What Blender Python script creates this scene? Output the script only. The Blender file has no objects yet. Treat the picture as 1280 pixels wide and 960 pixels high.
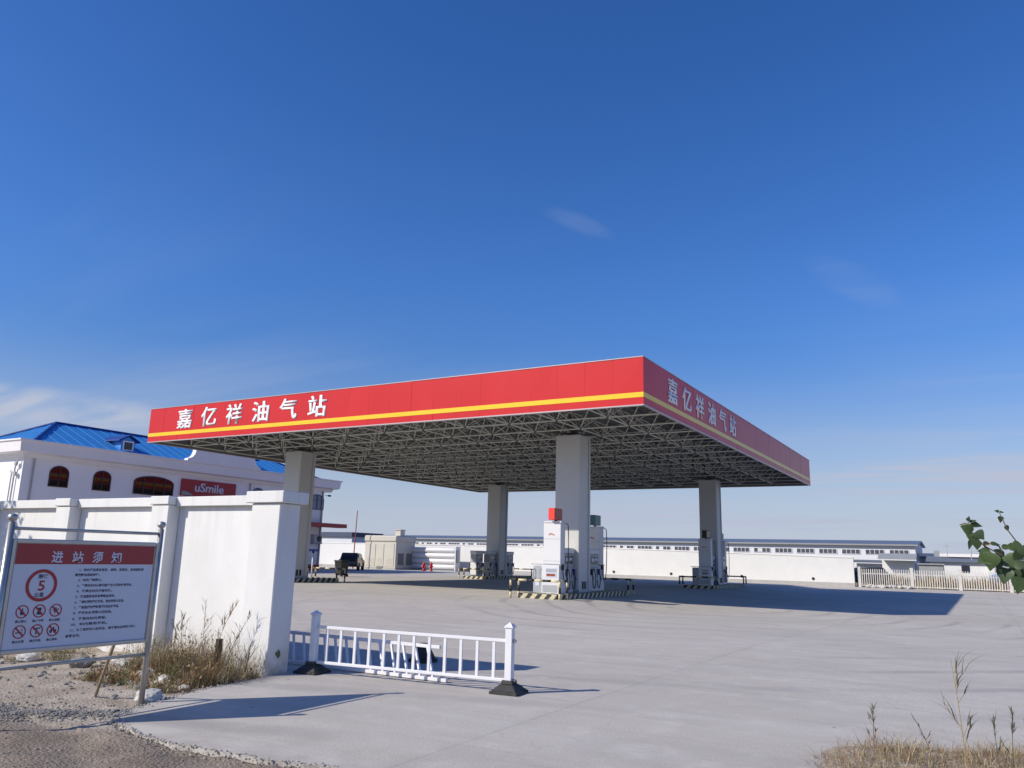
import bpy, bmesh, math, random
from mathutils import Vector, Matrix, noise
from mathutils.geometry import tessellate_polygon
random.seed(7)
sc = bpy.context.scene
COL = sc.collection
PI = math.pi
R = math.radians

# ------------------------------------------------------------------ camera
cd = bpy.data.cameras.new('camera')
cam = bpy.data.objects.new('camera', cd)
COL.objects.link(cam)
cd.sensor_width = 36.0
cd.lens = 988.4336 / 1280 * 36.0
cd.clip_start = 0.05
cd.clip_end = 6000
xc = Vector((0.8662, 0.0851, 0.4924))
yc = Vector((0.4991, -0.1958, -0.8442))
xc.normalize(); yc = (yc - xc * xc.dot(yc)).normalized(); zc = xc.cross(yc)
M4 = Matrix((xc, yc, zc)).to_4x4()
M4.translation = (0, 0, 1.6)
cam.matrix_world = M4
sc.camera = cam

# ------------------------------------------------------------------ world, sun, exposure
SUN = Vector((-0.95, -1.15, 1.0)).normalized()
SUN_EL = math.asin(SUN.z)
SUN_ROT = math.atan2(SUN.x, SUN.y)
w = bpy.data.worlds.new('World'); sc.world = w; w.use_nodes = True
nt = w.node_tree; N = nt.nodes; L = nt.links
bg = N['Background']
sky = N.new('ShaderNodeTexSky'); sky.sky_type = 'NISHITA'; sky.sun_disc = False
sky.sun_elevation = SUN_EL; sky.sun_rotation = SUN_ROT % (2 * PI)
sky.altitude = 600; sky.air_density = 1.0; sky.dust_density = 0.5; sky.ozone_density = 4.5
tc = N.new('ShaderNodeTexCoord')
sep = N.new('ShaderNodeSeparateXYZ'); L.new(tc.outputs['Generated'], sep.inputs[0])
def wmath(op, a, b=None, clamp=False):
    n = N.new('ShaderNodeMath'); n.operation = op; n.use_clamp = clamp
    for i, v in enumerate((a, b)):
        if v is None: continue
        if isinstance(v, (int, float)): n.inputs[i].default_value = v
        else: L.new(v, n.inputs[i])
    return n.outputs[0]
def wramp(v, a, b, x=0.0, y=1.0):
    n = N.new('ShaderNodeMapRange'); n.interpolation_type = 'SMOOTHSTEP'
    L.new(v, n.inputs[0])
    for i, q in enumerate((a, b, x, y)): n.inputs[1 + i].default_value = q
    return n.outputs[0]
# cloud veil: direction flattened on a cloud layer far above
zz = wmath('MAXIMUM', sep.outputs[2], 0.0)
den = wmath('ADD', zz, 0.09)
px = wmath('DIVIDE', sep.outputs[0], den); py = wmath('DIVIDE', sep.outputs[1], den)
cmb = N.new('ShaderNodeCombineXYZ'); L.new(px, cmb.inputs[0]); L.new(py, cmb.inputs[1])
mp = N.new('ShaderNodeMapping'); L.new(cmb.outputs[0], mp.inputs[0])
mp.inputs['Rotation'].default_value = (0, 0, R(24)); mp.inputs['Scale'].default_value = (0.16, 0.62, 1)
mp.inputs['Location'].default_value = (1.7, 0.35, 0)
n1 = N.new('ShaderNodeTexNoise'); L.new(mp.outputs[0], n1.inputs['Vector'])
n1.inputs['Scale'].default_value = 1.6; n1.inputs['Detail'].default_value = 7; n1.inputs['Roughness'].default_value = 0.55
n1.inputs['Distortion'].default_value = 0.6
n2 = N.new('ShaderNodeTexNoise'); L.new(cmb.outputs[0], n2.inputs['Vector'])
n2.inputs['Scale'].default_value = 0.35; n2.inputs['Detail'].default_value = 2
streak = wmath('MULTIPLY', wramp(n1.outputs[0], 0.46, 0.74), wramp(n2.outputs[0], 0.40, 0.62))
low = wramp(sep.outputs[2], 0.30, 0.06)          # veil thickens towards the horizon
high = wramp(sep.outputs[2], 0.70, 0.30)
amt = wmath('MULTIPLY', streak, wmath('ADD', wmath('MULTIPLY', low, 0.62), wmath('MULTIPLY', high, 0.07)))
base = wramp(sep.outputs[2], 0.26, -0.03, 0.0, 0.95)
amt = wmath('ADD', amt, base, True)
mix = N.new('ShaderNodeMix'); mix.data_type = 'RGBA'
def wdot(vec):
    n = N.new('ShaderNodeVectorMath'); n.operation = 'DOT_PRODUCT'; L.new(tc.outputs['Generated'], n.inputs[0]); n.inputs[1].default_value = vec; return n.outputs['Value']
fray = N.new('ShaderNodeTexNoise'); L.new(mp.outputs[0], fray.inputs['Vector']); fray.inputs['Scale'].default_value = 5.0; fray.inputs['Detail'].default_value = 6
fray.inputs['Distortion'].default_value = 1.0
fr_ = wramp(fray.outputs[0], 0.30, 0.66)
# thin cirrus: centre, long axis, short axis, half sizes, density
for c_, u_, v_, wa, wb, dn in (((-.8661, .4789, .1435), (.4825, .8758, -.0112), (-.131, .0595, -.9896), .13, .022, .75),
                               ((-.393, .8261, .4039), (.7831, .5309, -.3238), (-.4819, .1891, -.8556), .042, .011, .09),
                               ((-.0987, .9426, .3192), (.8097, .2625, -.5248), (-.5784, .2067, -.7891), .055, .020, .13),
                               ((-.0193, .995, .0977), (.9998, .0186, .0082), (.0064, .0979, -.9952), .19, .022, .50),
                               ((-.3804, .9227, .0619), (.9242, .3817, -.0108), (-.0336, .0531, -.998), .17, .016, .22)):
    a_ = wmath('DIVIDE', wmath('SUBTRACT', wdot(u_), sum(p*q for p, q in zip(c_, u_))), wa)
    b_ = wmath('DIVIDE', wmath('SUBTRACT', wdot(v_), sum(p*q for p, q in zip(c_, v_))), wb)
    r2 = wmath('ADD', wmath('MULTIPLY', a_, a_), wmath('MULTIPLY', b_, b_))
    front = wramp(wdot(c_), 0.5, 0.7)
    amt = wmath('ADD', amt, wmath('MULTIPLY', wmath('MULTIPLY', wramp(r2, 1.6, 0.0), front), wmath('MULTIPLY', fr_, dn)), True)
hs = N.new('ShaderNodeHueSaturation'); L.new(sky.outputs[0], hs.inputs['Color'])
hs.inputs['Hue'].default_value = 0.5125; hs.inputs['Saturation'].default_value = 1.24
L.new(wramp(sep.outputs[2], 0.08, 0.36, 1.24, 1.70), hs.inputs['Value'])
L.new(amt, mix.inputs[0]); L.new(hs.outputs[0], mix.inputs[6])
mix.inputs[7].default_value = (5.3, 5.85, 7.4, 1)
L.new(mix.outputs[2], bg.inputs[0])
bg.inputs[1].default_value = 0.085

sd = bpy.data.lights.new('sun', 'SUN'); sd.energy = 4.6; sd.angle = R(0.53); sd.color = (1.0, 0.925, 0.79)
so = bpy.data.objects.new('sun', sd); COL.objects.link(so)
so.rotation_euler = SUN.to_track_quat('Z', 'Y').to_euler()
so.location = (-40, -30, 60)

sc.view_settings.view_transform = 'Standard'; sc.view_settings.look = 'None'
sc.view_settings.exposure = 0.08; sc.view_settings.gamma = 1.0
sc.view_settings.use_curve_mapping = False
sc.render.engine = 'CYCLES'
sc.cycles.max_bounces = 6

# ------------------------------------------------------------------ materials
MATS = {}
def mat(name, col, rough=0.6, metal=0.0, var=0.0, scale=3.0, col2=None, bump=0.0, bscale=40.0, spec=0.5, stretch=None, detail=5, coords='Object'):
    if name in MATS: return MATS[name]
    m = bpy.data.materials.new(name); m.use_nodes = True
    t = m.node_tree; b = t.nodes['Principled BSDF']
    b.inputs['Roughness'].default_value = rough; b.inputs['Metallic'].default_value = metal
    b.inputs['Specular IOR Level'].default_value = spec
    c = (*col, 1)
    b.inputs['Base Color'].default_value = c
    if var > 0 or col2 or bump > 0:
        co = t.nodes.new('ShaderNodeTexCoord'); v = co.outputs[coords]
        if stretch:
            mp = t.nodes.new('ShaderNodeMapping'); mp.inputs['Scale'].default_value = stretch
            t.links.new(v, mp.inputs[0]); v = mp.outputs[0]
        n = t.nodes.new('ShaderNodeTexNoise'); t.links.new(v, n.inputs['Vector'])
        n.inputs['Scale'].default_value = scale; n.inputs['Detail'].default_value = detail; n.inputs['Roughness'].default_value = 0.6
        r = t.nodes.new('ShaderNodeMapRange'); r.inputs[1].default_value = 0.3; r.inputs[2].default_value = 0.7
        t.links.new(n.outputs[0], r.inputs[0])
        mx = t.nodes.new('ShaderNodeMix'); mx.data_type = 'RGBA'; t.links.new(r.outputs[0], mx.inputs[0])
        d = col2 or tuple(x * (1 - var) for x in col)
        mx.inputs[6].default_value = (*d, 1); mx.inputs[7].default_value = c
        t.links.new(mx.outputs[2], b.inputs['Base Color'])
        if bump > 0:
            n3 = t.nodes.new('ShaderNodeTexNoise'); t.links.new(v, n3.inputs['Vector']); n3.inputs['Scale'].default_value = bscale; n3.inputs['Detail'].default_value = 6
            bp = t.nodes.new('ShaderNodeBump'); bp.inputs['Strength'].default_value = bump; bp.inputs['Distance'].default_value = 0.02
            t.links.new(n3.outputs[0], bp.inputs['Height']); t.links.new(bp.outputs[0], b.inputs['Normal'])
    MATS[name] = m
    return m

def concrete_mat():
    m = bpy.data.materials.new('yard_concrete'); m.use_nodes = True
    t = m.node_tree; b = t.nodes['Principled BSDF']; b.inputs['Roughness'].default_value = 0.85
    b.inputs['Specular IOR Level'].default_value = 0.5
    def nd(ty): return t.nodes.new(ty)
    lk = t.links.new
    co = nd('ShaderNodeTexCoord').outputs['Object']
    def mapping(rot, s, loc=(0, 0, 0)):
        q = nd('ShaderNodeMapping'); q.inputs['Rotation'].default_value = (0, 0, rot); q.inputs['Scale'].default_value = s; q.inputs['Location'].default_value = loc
        lk(co, q.inputs[0]); return q.outputs[0]
    def ns(v, s, d=5, rg=0.6, dist=0.0):
        q = nd('ShaderNodeTexNoise'); lk(v, q.inputs['Vector']); q.inputs['Scale'].default_value = s; q.inputs['Detail'].default_value = d
        q.inputs['Roughness'].default_value = rg; q.inputs['Distortion'].default_value = dist; return q.outputs[0]
    def mr(v, a, bb, x=0., y=1.):
        q = nd('ShaderNodeMapRange'); lk(v, q.inputs[0])
        for i, k in enumerate((a, bb, x, y)): q.inputs[1 + i].default_value = k
        return q.outputs[0]
    def mixc(f, a, c):
        q = nd('ShaderNodeMix'); q.data_type = 'RGBA'
        if isinstance(f, (int, float)): q.inputs[0].default_value = f
        else: lk(f, q.inputs[0])
        for i, k in ((6, a), (7, c)):
            if isinstance(k, tuple): q.inputs[i].default_value = (*k, 1)
            else: lk(k, q.inputs[i])
        return q.outputs[2]
    def mul(a, c):
        q = nd('ShaderNodeMath'); q.operation = 'MULTIPLY'
        for i, k in enumerate((a, c)):
            if isinstance(k, (int, float)): q.inputs[i].default_value = k
            else: lk(k, q.inputs[i])
        return q.outputs[0]
    base = mixc(mr(ns(co, 0.16, 6), 0.35, 0.65), (0.445, 0.405, 0.352), (0.56, 0.515, 0.455))
    # fine speckle of aggregate
    base = mixc(mr(ns(co, 46, 3), 0.42, 0.62, 0, 0.55), base, (0.33, 0.315, 0.305))
    # dust drifts: long pale and dark tracks that follow the traffic round the corner of the yard
    st = ns(mapping(R(-8), (0.10, 1.1, 1)), 1.5, 7, 0.62, 1.1)
    base = mixc(mr(st, 0.48, 0.72, 0, 0.34), base, (0.55, 0.53, 0.51))
    st2 = ns(mapping(R(12), (0.16, 1.7, 1), (3, 7, 0)), 1.3, 6, 0.6, 0.9)
    base = mixc(mr(st2, 0.54, 0.76, 0, 0.38), base, (0.265, 0.25, 0.24))
    # tyre sweeps: rings about the gate corner
    w1 = nd('ShaderNodeTexWave'); w1.wave_type = 'RINGS'; w1.rings_direction = 'Z'
    lk(mapping(0, (1, 0.72, 1), (9.0, -24.0, 0)), w1.inputs['Vector']); w1.inputs['Scale'].default_value = 0.21
    w1.inputs['Distortion'].default_value = 2.5; w1.inputs['Detail'].default_value = 3; w1.inputs['Detail Scale'].default_value = 0.6
    tw = mul(mr(w1.outputs[0], 0.86, 0.99, 0, 0.6), mr(ns(co, 0.12, 3), 0.45, 0.6))
    base = mixc(tw, base, (0.27, 0.255, 0.25))
    # hairline cracks
    vo = nd('ShaderNodeTexVoronoi'); vo.feature = 'DISTANCE_TO_EDGE'; vo.inputs['Scale'].default_value = 0.23
    wv = nd('ShaderNodeVectorMath'); wv.operation = 'ADD'; lk(co, wv.inputs[0])
    nv = nd('ShaderNodeTexNoise'); lk(co, nv.inputs['Vector']); nv.inputs['Scale'].default_value = 1.3; nv.inputs['Detail'].default_value = 5
    lk(nv.outputs[1], wv.inputs[1]); lk(wv.outputs[0], vo.inputs['Vector'])
    cr = mul(mr(vo.outputs['Distance'], 0.0, 0.003, 0.28, 0.0), mr(ns(co, 0.5, 2), 0.5, 0.6))
    base = mixc(cr, base, (0.2, 0.19, 0.18))
    # saw-cut slab joints
    sj = nd('ShaderNodeSeparateXYZ'); lk(co, sj.inputs[0])
    def mth(op, a, c):
        q = nd('ShaderNodeMath'); q.operation = op
        for i, k in enumerate((a, c)):
            if isinstance(k, (int, float)): q.inputs[i].default_value = k
            else: lk(k, q.inputs[i])
        return q.outputs[0]
    for ax, off, pitch in ((0, 4.02, 5.0), (1, 1.4, 6.0)):
        d_ = mth('ABSOLUTE', mth('SUBTRACT', mth('FRACT', mth('ADD', mth('DIVIDE', mth('ADD', sj.outputs[ax], off), pitch), 0.5), 0), 0.5), 0)
        d_ = mth('MULTIPLY', d_, pitch)
        base = mixc(mul(mr(d_, 0.006, 0.016, 0.5, 0.0), mr(ns(co, 0.7, 3), 0.35, 0.6, 0.25, 1.0)), base, (0.22, 0.205, 0.19))
        base = mixc(mul(mr(d_, 0.0, 0.22, 0.16, 0.0), mr(ns(co, 1.1, 4), 0.35, 0.65)), base, (0.28, 0.26, 0.24))
    # blotches of dust and old spills
    base = mixc(mr(ns(co, 0.55, 7, 0.68), 0.50, 0.72, 0, 0.42), base, (0.36, 0.335, 0.31))
    base = mixc(mr(ns(mapping(0.4, (1, 1, 1), (9, 2, 0)), 1.7, 8, 0.7), 0.52, 0.74, 0, 0.5), base, (0.62, 0.585, 0.535))
    # small spots and pebbles
    vs = nd('ShaderNodeTexVoronoi'); vs.inputs['Scale'].default_value = 1.4; lk(co, vs.inputs['Vector'])
    base = mixc(mr(vs.outputs['Distance'], 0.02, 0.045, 0.8, 0.0), base, (0.13, 0.125, 0.12))
    # earth tracked onto the slab near the dirt road
    sx = nd('ShaderNodeSeparateXYZ'); lk(co, sx.inputs[0])
    near = mr(sx.outputs[1], 6.3, 4.7)
    base = mixc(mul(near, mr(ns(co, 1.6, 6), 0.42, 0.66, 0, 0.75)), base, (0.30, 0.265, 0.23))
    lk(base, b.inputs['Base Color'])
    bp = nd('ShaderNodeBump'); bp.inputs['Strength'].default_value = 0.35; bp.inputs['Distance'].default_value = 0.01
    lk(ns(co, 60, 4), bp.inputs['Height']); lk(bp.outputs[0], b.inputs['Normal'])
    return m

def stripe_mat():
    m = bpy.data.materials.new('hazard_stripes'); m.use_nodes = True
    t = m.node_tree; b = t.nodes['Principled BSDF']; b.inputs['Roughness'].default_value = 0.6
    co = t.nodes.new('ShaderNodeTexCoord'); s = t.nodes.new('ShaderNodeSeparateXYZ'); t.links.new(co.outputs['Object'], s.inputs[0])
    def mt(op, a, c):
        q = t.nodes.new('ShaderNodeMath'); q.operation = op
        for i, k in enumerate((a, c)):
            if isinstance(k, (int, float)): q.inputs[i].default_value = k
            else: t.links.new(k, q.inputs[i])
        return q.outputs[0]
    v = mt('SUBTRACT', mt('ADD', s.outputs[0], s.outputs[1]), mt('MULTIPLY', s.outputs[2], 0.9))
    f = mt('FRACT', mt('MULTIPLY', v, 2.3), 0); g = mt('GREATER_THAN', f, 0.5)
    n = t.nodes.new('ShaderNodeTexNoise'); t.links.new(co.outputs['Object'], n.inputs['Vector']); n.inputs['Scale'].default_value = 9; n.inputs['Detail'].default_value = 5
    r = t.nodes.new('ShaderNodeMapRange'); t.links.new(n.outputs[0], r.inputs[0]); r.inputs[1].default_value = 0.55; r.inputs[2].default_value = 0.75; r.inputs[4].default_value = 0.6
    mx = t.nodes.new('ShaderNodeMix'); mx.data_type = 'RGBA'; t.links.new(g, mx.inputs[0])
    mx.inputs[6].default_value = (0.018, 0.018, 0.02, 1); mx.inputs[7].default_value = (0.55, 0.49, 0.32, 1)
    m2 = t.nodes.new('ShaderNodeMix'); m2.data_type = 'RGBA'; t.links.new(r.outputs[0], m2.inputs[0]); t.links.new(mx.outputs[2], m2.inputs[6])
    m2.inputs[7].default_value = (0.26, 0.25, 0.23, 1)
    t.links.new(m2.outputs[2], b.inputs['Base Color'])
    return m

def soil_mat():
    m = bpy.data.materials.new('soil'); m.use_nodes = True
    t = m.node_tree; b = t.nodes['Principled BSDF']; b.inputs['Roughness'].default_value = 0.95; b.inputs['Specular IOR Level'].default_value = 0.15
    lk = t.links.new; nd = t.nodes.new
    co = nd('ShaderNodeTexCoord').outputs['Object']
    def ns(s, d=6, v=co):
        q = nd('ShaderNodeTexNoise'); lk(v, q.inputs['Vector']); q.inputs['Scale'].default_value = s; q.inputs['Detail'].default_value = d; return q.outputs[0]
    def mr(v, a, c, x=0., y=1.):
        q = nd('ShaderNodeMapRange'); lk(v, q.inputs[0])
        for i, k in enumerate((a, c, x, y)): q.inputs[1 + i].default_value = k
        return q.outputs[0]
    def mixc(f, a, c):
        q = nd('ShaderNodeMix'); q.data_type = 'RGBA'; lk(f, q.inputs[0])
        for i, k in ((6, a), (7, c)):
            if isinstance(k, tuple): q.inputs[i].default_value = (*k, 1)
            else: lk(k, q.inputs[i])
        return q.outputs[2]
    sx = nd('ShaderNodeSeparateXYZ'); lk(co, sx.inputs[0])
    # pale sandy lot behind the gravel strip, browner rolled earth towards the road
    ad = nd('ShaderNodeMath'); ad.operation = 'ADD'; lk(sx.outputs[1], ad.inputs[0]); lk(mr(ns(0.9, 4), 0.3, 0.7, -0.25, 0.25), ad.inputs[1])
    g = nd('ShaderNodeMath'); g.operation = 'MULTIPLY_ADD'; lk(sx.outputs[0], g.inputs[0]); g.inputs[1].default_value = -0.35; lk(ad.outputs[0], g.inputs[2])
    f = mr(g.outputs[0], 7.15, 7.55)
    brown = mixc(mr(ns(2.2), 0.35, 0.65), (0.215, 0.175, 0.14), (0.30, 0.25, 0.20))
    pale = mixc(mr(ns(1.7), 0.35, 0.65), (0.32, 0.27, 0.22), (0.46, 0.405, 0.345))
    c = mixc(f, brown, pale)
    c = mixc(mr(ns(38, 4), 0.48, 0.70, 0, 0.45), c, (0.14, 0.105, 0.08))
    c = mixc(mr(ns(90, 2), 0.60, 0.74, 0, 0.35), c, (0.50, 0.47, 0.43))
    lk(c, b.inputs['Base Color'])
    bp = nd('ShaderNodeBump'); bp.inputs['Strength'].default_value = 0.9; bp.inputs['Distance'].default_value = 0.03
    lk(ns(34, 7), bp.inputs['Height']); lk(bp.outputs[0], b.inputs['Normal'])
    return m

M = dict(
    concrete=concrete_mat(), stripes=stripe_mat(), soil=soil_mat(),
    plain=mat('far_earth', (0.26, 0.22, 0.16), 0.95, var=0.45, scale=0.08, col2=(0.15, 0.14, 0.08)),
    red=mat('red_panel', (0.60, 0.030, 0.032), 0.32, var=0.10, scale=0.5, stretch=(1, 1, 0.3), spec=0.22),
    yellow=mat('yellow_stripe', (0.86, 0.56, 0.015), 0.3, var=0.06),
    lettering=mat('white_lettering', (0.86, 0.86, 0.88), 0.4, var=0.05, scale=2),
    trim=mat('metal_trim', (0.50, 0.42, 0.42), 0.35, 0.3, var=0.1),
    deck=mat('deck_sheet', (0.19, 0.195, 0.19), 0.7, var=0.25, scale=1.0),
    rod=mat('frame_paint', (0.62, 0.62, 0.56), 0.5, var=0.12, scale=2),
    node=mat('frame_node', (0.10, 0.10, 0.10), 0.6),
    column=mat('column_cladding', (0.56, 0.56, 0.545), 0.42, var=0.05, scale=1.2),
    white=mat('white_render', (0.70, 0.70, 0.695), 0.75, var=0.07, scale=0.9, bump=0.12, bscale=60),
    wallw=mat('gate_wall_render', (0.73, 0.73, 0.725), 0.8, col2=(0.67, 0.665, 0.655), scale=1.3, bump=0.10, bscale=30),
    shopw=mat('shop_render', (0.84, 0.83, 0.83), 0.8, var=0.06, scale=0.7),
    cornice=mat('cornice_paint', (0.80, 0.78, 0.78), 0.7, var=0.07, scale=0.8),
    blue=mat('blue_roof', (0.035, 0.25, 0.64), 0.5, var=0.12, scale=0.6),
    bluedark=mat('blue_trim', (0.012, 0.05, 0.24), 0.45),
    glass=mat('dark_glass', (0.012, 0.010, 0.012), 0.05, spec=0.5, var=0.2),
    frame=mat('dark_frame', (0.03, 0.016, 0.014), 0.4),
    bframe=mat('blue_frame', (0.02, 0.05, 0.16), 0.4),
    paleglass=mat('pale_glass', (0.10, 0.13, 0.19), 0.12, spec=0.8),
    signred=mat('sign_red', (0.36, 0.022, 0.026), 0.5, var=0.12, scale=1.5),
    boardred=mat('board_red', (0.34, 0.03, 0.035), 0.35, var=0.05),
    board=mat('board_face', (0.62, 0.66, 0.76), 0.35, var=0.05, scale=3),
    ink=mat('dark_blue_ink', (0.012, 0.017, 0.06), 0.5),
    inkred=mat('red_ink', (0.40, 0.025, 0.03), 0.45),
    steel=mat('steel', (0.50, 0.49, 0.47), 0.34, 0.6, var=0.15, scale=5),
    barrier=mat('barrier_paint', (0.76, 0.76, 0.78), 0.4, var=0.06, scale=5),
    rubber=mat('black_rubber', (0.02, 0.02, 0.021), 0.7, col2=(0.05, 0.048, 0.045), scale=9, bump=0.3, bscale=60),
    black=mat('black_paint', (0.016, 0.016, 0.018), 0.5, var=0.3, scale=6),
    faded=mat('faded_yellow', (0.60, 0.47, 0.20), 0.6, col2=(0.66, 0.60, 0.46), scale=6),
    disp=mat('dispenser_white', (0.68, 0.68, 0.69), 0.38, var=0.04, scale=2),
    dispgrey=mat('dispenser_grey', (0.38, 0.40, 0.43), 0.4, var=0.08),
    screen=mat('dark_screen', (0.03, 0.035, 0.05), 0.15, var=0.3),
    redbox=mat('red_box', (0.80, 0.05, 0.03), 0.4, var=0.05),
    redpanel=mat('red_screen', (0.34, 0.09, 0.05), 0.35, var=0.3, scale=12),
    teal=mat('teal_screen', (0.05, 0.15, 0.16), 0.3, var=0.2),
    hose=mat('hose_rubber', (0.012, 0.012, 0.014), 0.45),
    bluep=mat('blue_plastic', (0.05, 0.08, 0.34), 0.4),
    kiosk=mat('kiosk_cladding', (0.56, 0.53, 0.46), 0.6, var=0.08, scale=1.2),
    kioskd=mat('kiosk_louvre', (0.16, 0.16, 0.16), 0.6),
    whroof=mat('warehouse_roof', (0.13, 0.16, 0.23), 0.55, var=0.15, scale=0.15, coords='Object'),
    whwall=mat('warehouse_wall', (0.66, 0.67, 0.71), 0.7, var=0.06, scale=0.2),
    whwin=mat('warehouse_window', (0.10, 0.11, 0.14), 0.25, var=0.5, scale=1.5),
    plinth=mat('plinth_grey', (0.42, 0.41, 0.40), 0.85, var=0.15, scale=2),
    car=mat('car_black', (0.02, 0.022, 0.03), 0.2, var=0.1),
    tyre=mat('tyre', (0.015, 0.015, 0.015), 0.8),
    light=mat('tail_light', (0.25, 0.01, 0.01), 0.2),
    hydrant=mat('hydrant_red', (0.45, 0.02, 0.02), 0.4, var=0.1),
    polew=mat('pole_red', (0.35, 0.06, 0.05), 0.5, var=0.2),
    wood=mat('weathered_wood', (0.33, 0.26, 0.18), 0.85, var=0.35, scale=12, stretch=(1, 1, 0.2)),
    stone=mat('gravel_stone', (0.30, 0.285, 0.265), 0.9, col2=(0.13, 0.125, 0.12), scale=7),
    paleStone=mat('pale_stone', (0.58, 0.56, 0.53), 0.9, var=0.25, scale=9, bump=0.5, bscale=20),
    crumb=mat('concrete_crumb', (0.44, 0.41, 0.37), 0.9, var=0.4, scale=9),
    brick=mat('red_brick', (0.36, 0.12, 0.07), 0.9, var=0.35, scale=14, bump=0.5),
    straw=mat('dry_straw', (0.42, 0.31, 0.15), 0.9, var=0.4, scale=6),
    straw2=mat('pale_straw', (0.56, 0.47, 0.30), 0.9, var=0.3, scale=6),
    rust=mat('rusty_weed', (0.30, 0.135, 0.05), 0.9, var=0.4, scale=6),
    green=mat('weed_green', (0.12, 0.155, 0.04), 0.8, var=0.5, scale=6),
    dgreen=mat('grey_green', (0.15, 0.15, 0.085), 0.85, var=0.4, scale=6),
    leaf=mat('poplar_leaf', (0.10, 0.165, 0.055), 0.5, var=0.6, scale=9),
    leafd=mat('poplar_leaf_dark', (0.06, 0.10, 0.038), 0.5, var=0.4, scale=9),
    leafy=mat('poplar_leaf_yellow', (0.34, 0.25, 0.10), 0.6, var=0.3, scale=9),
    paling=mat('paling_paint', (0.64, 0.62, 0.59), 0.8, var=0.25, scale=1.5),
    fadedmark=mat('faded_mark', (0.62, 0.30, 0.24), 0.6, var=0.5, scale=14),
    bark=mat('bark', (0.10, 0.075, 0.055), 0.9, var=0.4, scale=12),
    tarp=mat('blue_tarp', (0.12, 0.26, 0.52), 0.5, var=0.15),
    greyp=mat('grey_panel', (0.30, 0.31, 0.32), 0.6, var=0.15, scale=1.5),
    litter=mat('white_litter', (0.52, 0.51, 0.49), 0.7, var=0.1, scale=8, bump=0.4, bscale=18),
)

for k_ in ('leaf', 'leafd', 'leafy'):          # thin leaves let some light through
    t_ = M[k_].node_tree; pb_ = t_.nodes['Principled BSDF']; out_ = t_.nodes['Material Output']
    tl_ = t_.nodes.new('ShaderNodeBsdfTranslucent'); mx_ = t_.nodes.new('ShaderNodeMixShader'); mx_.inputs[0].default_value = .35
    t_.links.new(pb_.inputs['Base Color'].links[0].from_socket, tl_.inputs['Color'])
    t_.links.new(pb_.outputs[0], mx_.inputs[1]); t_.links.new(tl_.outputs[0], mx_.inputs[2]); t_.links.new(mx_.outputs[0], out_.inputs['Surface'])
# gate wall: mud splashed up from the ground and faint streaks below the coping
t_ = M['wallw'].node_tree; pb_ = t_.nodes['Principled BSDF']; src_ = pb_.inputs['Base Color'].links[0].from_socket
def tn(ty): return t_.nodes.new(ty)
co_ = tn('ShaderNodeTexCoord'); sx_ = tn('ShaderNodeSeparateXYZ'); t_.links.new(co_.outputs['Object'], sx_.inputs[0])
def noi(scale, stretch, det=6):
    m_ = tn('ShaderNodeMapping'); m_.inputs['Scale'].default_value = stretch; t_.links.new(co_.outputs['Object'], m_.inputs[0])
    n_ = tn('ShaderNodeTexNoise'); n_.inputs['Scale'].default_value = scale; n_.inputs['Detail'].default_value = det; t_.links.new(m_.outputs[0], n_.inputs['Vector']); return n_.outputs[0]
def rng_(v, a, b, x, y):
    r_ = tn('ShaderNodeMapRange'); t_.links.new(v, r_.inputs[0])
    for i, q in enumerate((a, b, x, y)): r_.inputs[1+i].default_value = q
    return r_.outputs[0]
def mul_(a, b):
    q = tn('ShaderNodeMath'); q.operation = 'MULTIPLY'; t_.links.new(a, q.inputs[0]); t_.links.new(b, q.inputs[1]); return q.outputs[0]
def mixx(f, a, c):
    q = tn('ShaderNodeMix'); q.data_type = 'RGBA'; t_.links.new(f, q.inputs[0]); t_.links.new(a, q.inputs[6]); q.inputs[7].default_value = (*c, 1); return q.outputs[2]
c1 = mixx(mul_(rng_(sx_.outputs[2], .42, .0, 0, .9), rng_(noi(4.5, (1, 1, 1)), .38, .62, 0, 1)), src_, (.46, .39, .31))
c1 = mixx(mul_(rng_(sx_.outputs[2], 1.2, 2.2, 0, .5), rng_(noi(7, (1, 1, .05)), .52, .72, 0, 1)), c1, (.55, .54, .52))
c1 = mixx(rng_(noi(2.2, (1, 1, .5), 8), .58, .74, 0, .3), c1, (.62, .61, .59))
t_.links.new(c1, pb_.inputs['Base Color'])

# ------------------------------------------------------------------ helpers
def tag(o, label=None, cat=None, group=None, kind=None):
    if label: o['label'] = label
    if cat: o['category'] = cat
    if group: o['group'] = group
    if kind: o['kind'] = kind
    return o
def empty(name, loc=(0, 0, 0), rz=0.0):
    o = bpy.data.objects.new(name, None); o.empty_display_size = 0.2; COL.objects.link(o)
    o.location = loc; o.rotation_euler = (0, 0, rz); return o
def thing(name, label, cat, loc=(0, 0, 0), rz=0.0, group=None):
    return tag(empty(name, loc, rz), label, cat, group)
def copy_tree(o, parent=None):
    c = o.copy(); COL.objects.link(c)
    if parent: c.parent = parent
    for ch in list(o.children): copy_tree(ch, c)
    return c

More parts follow.
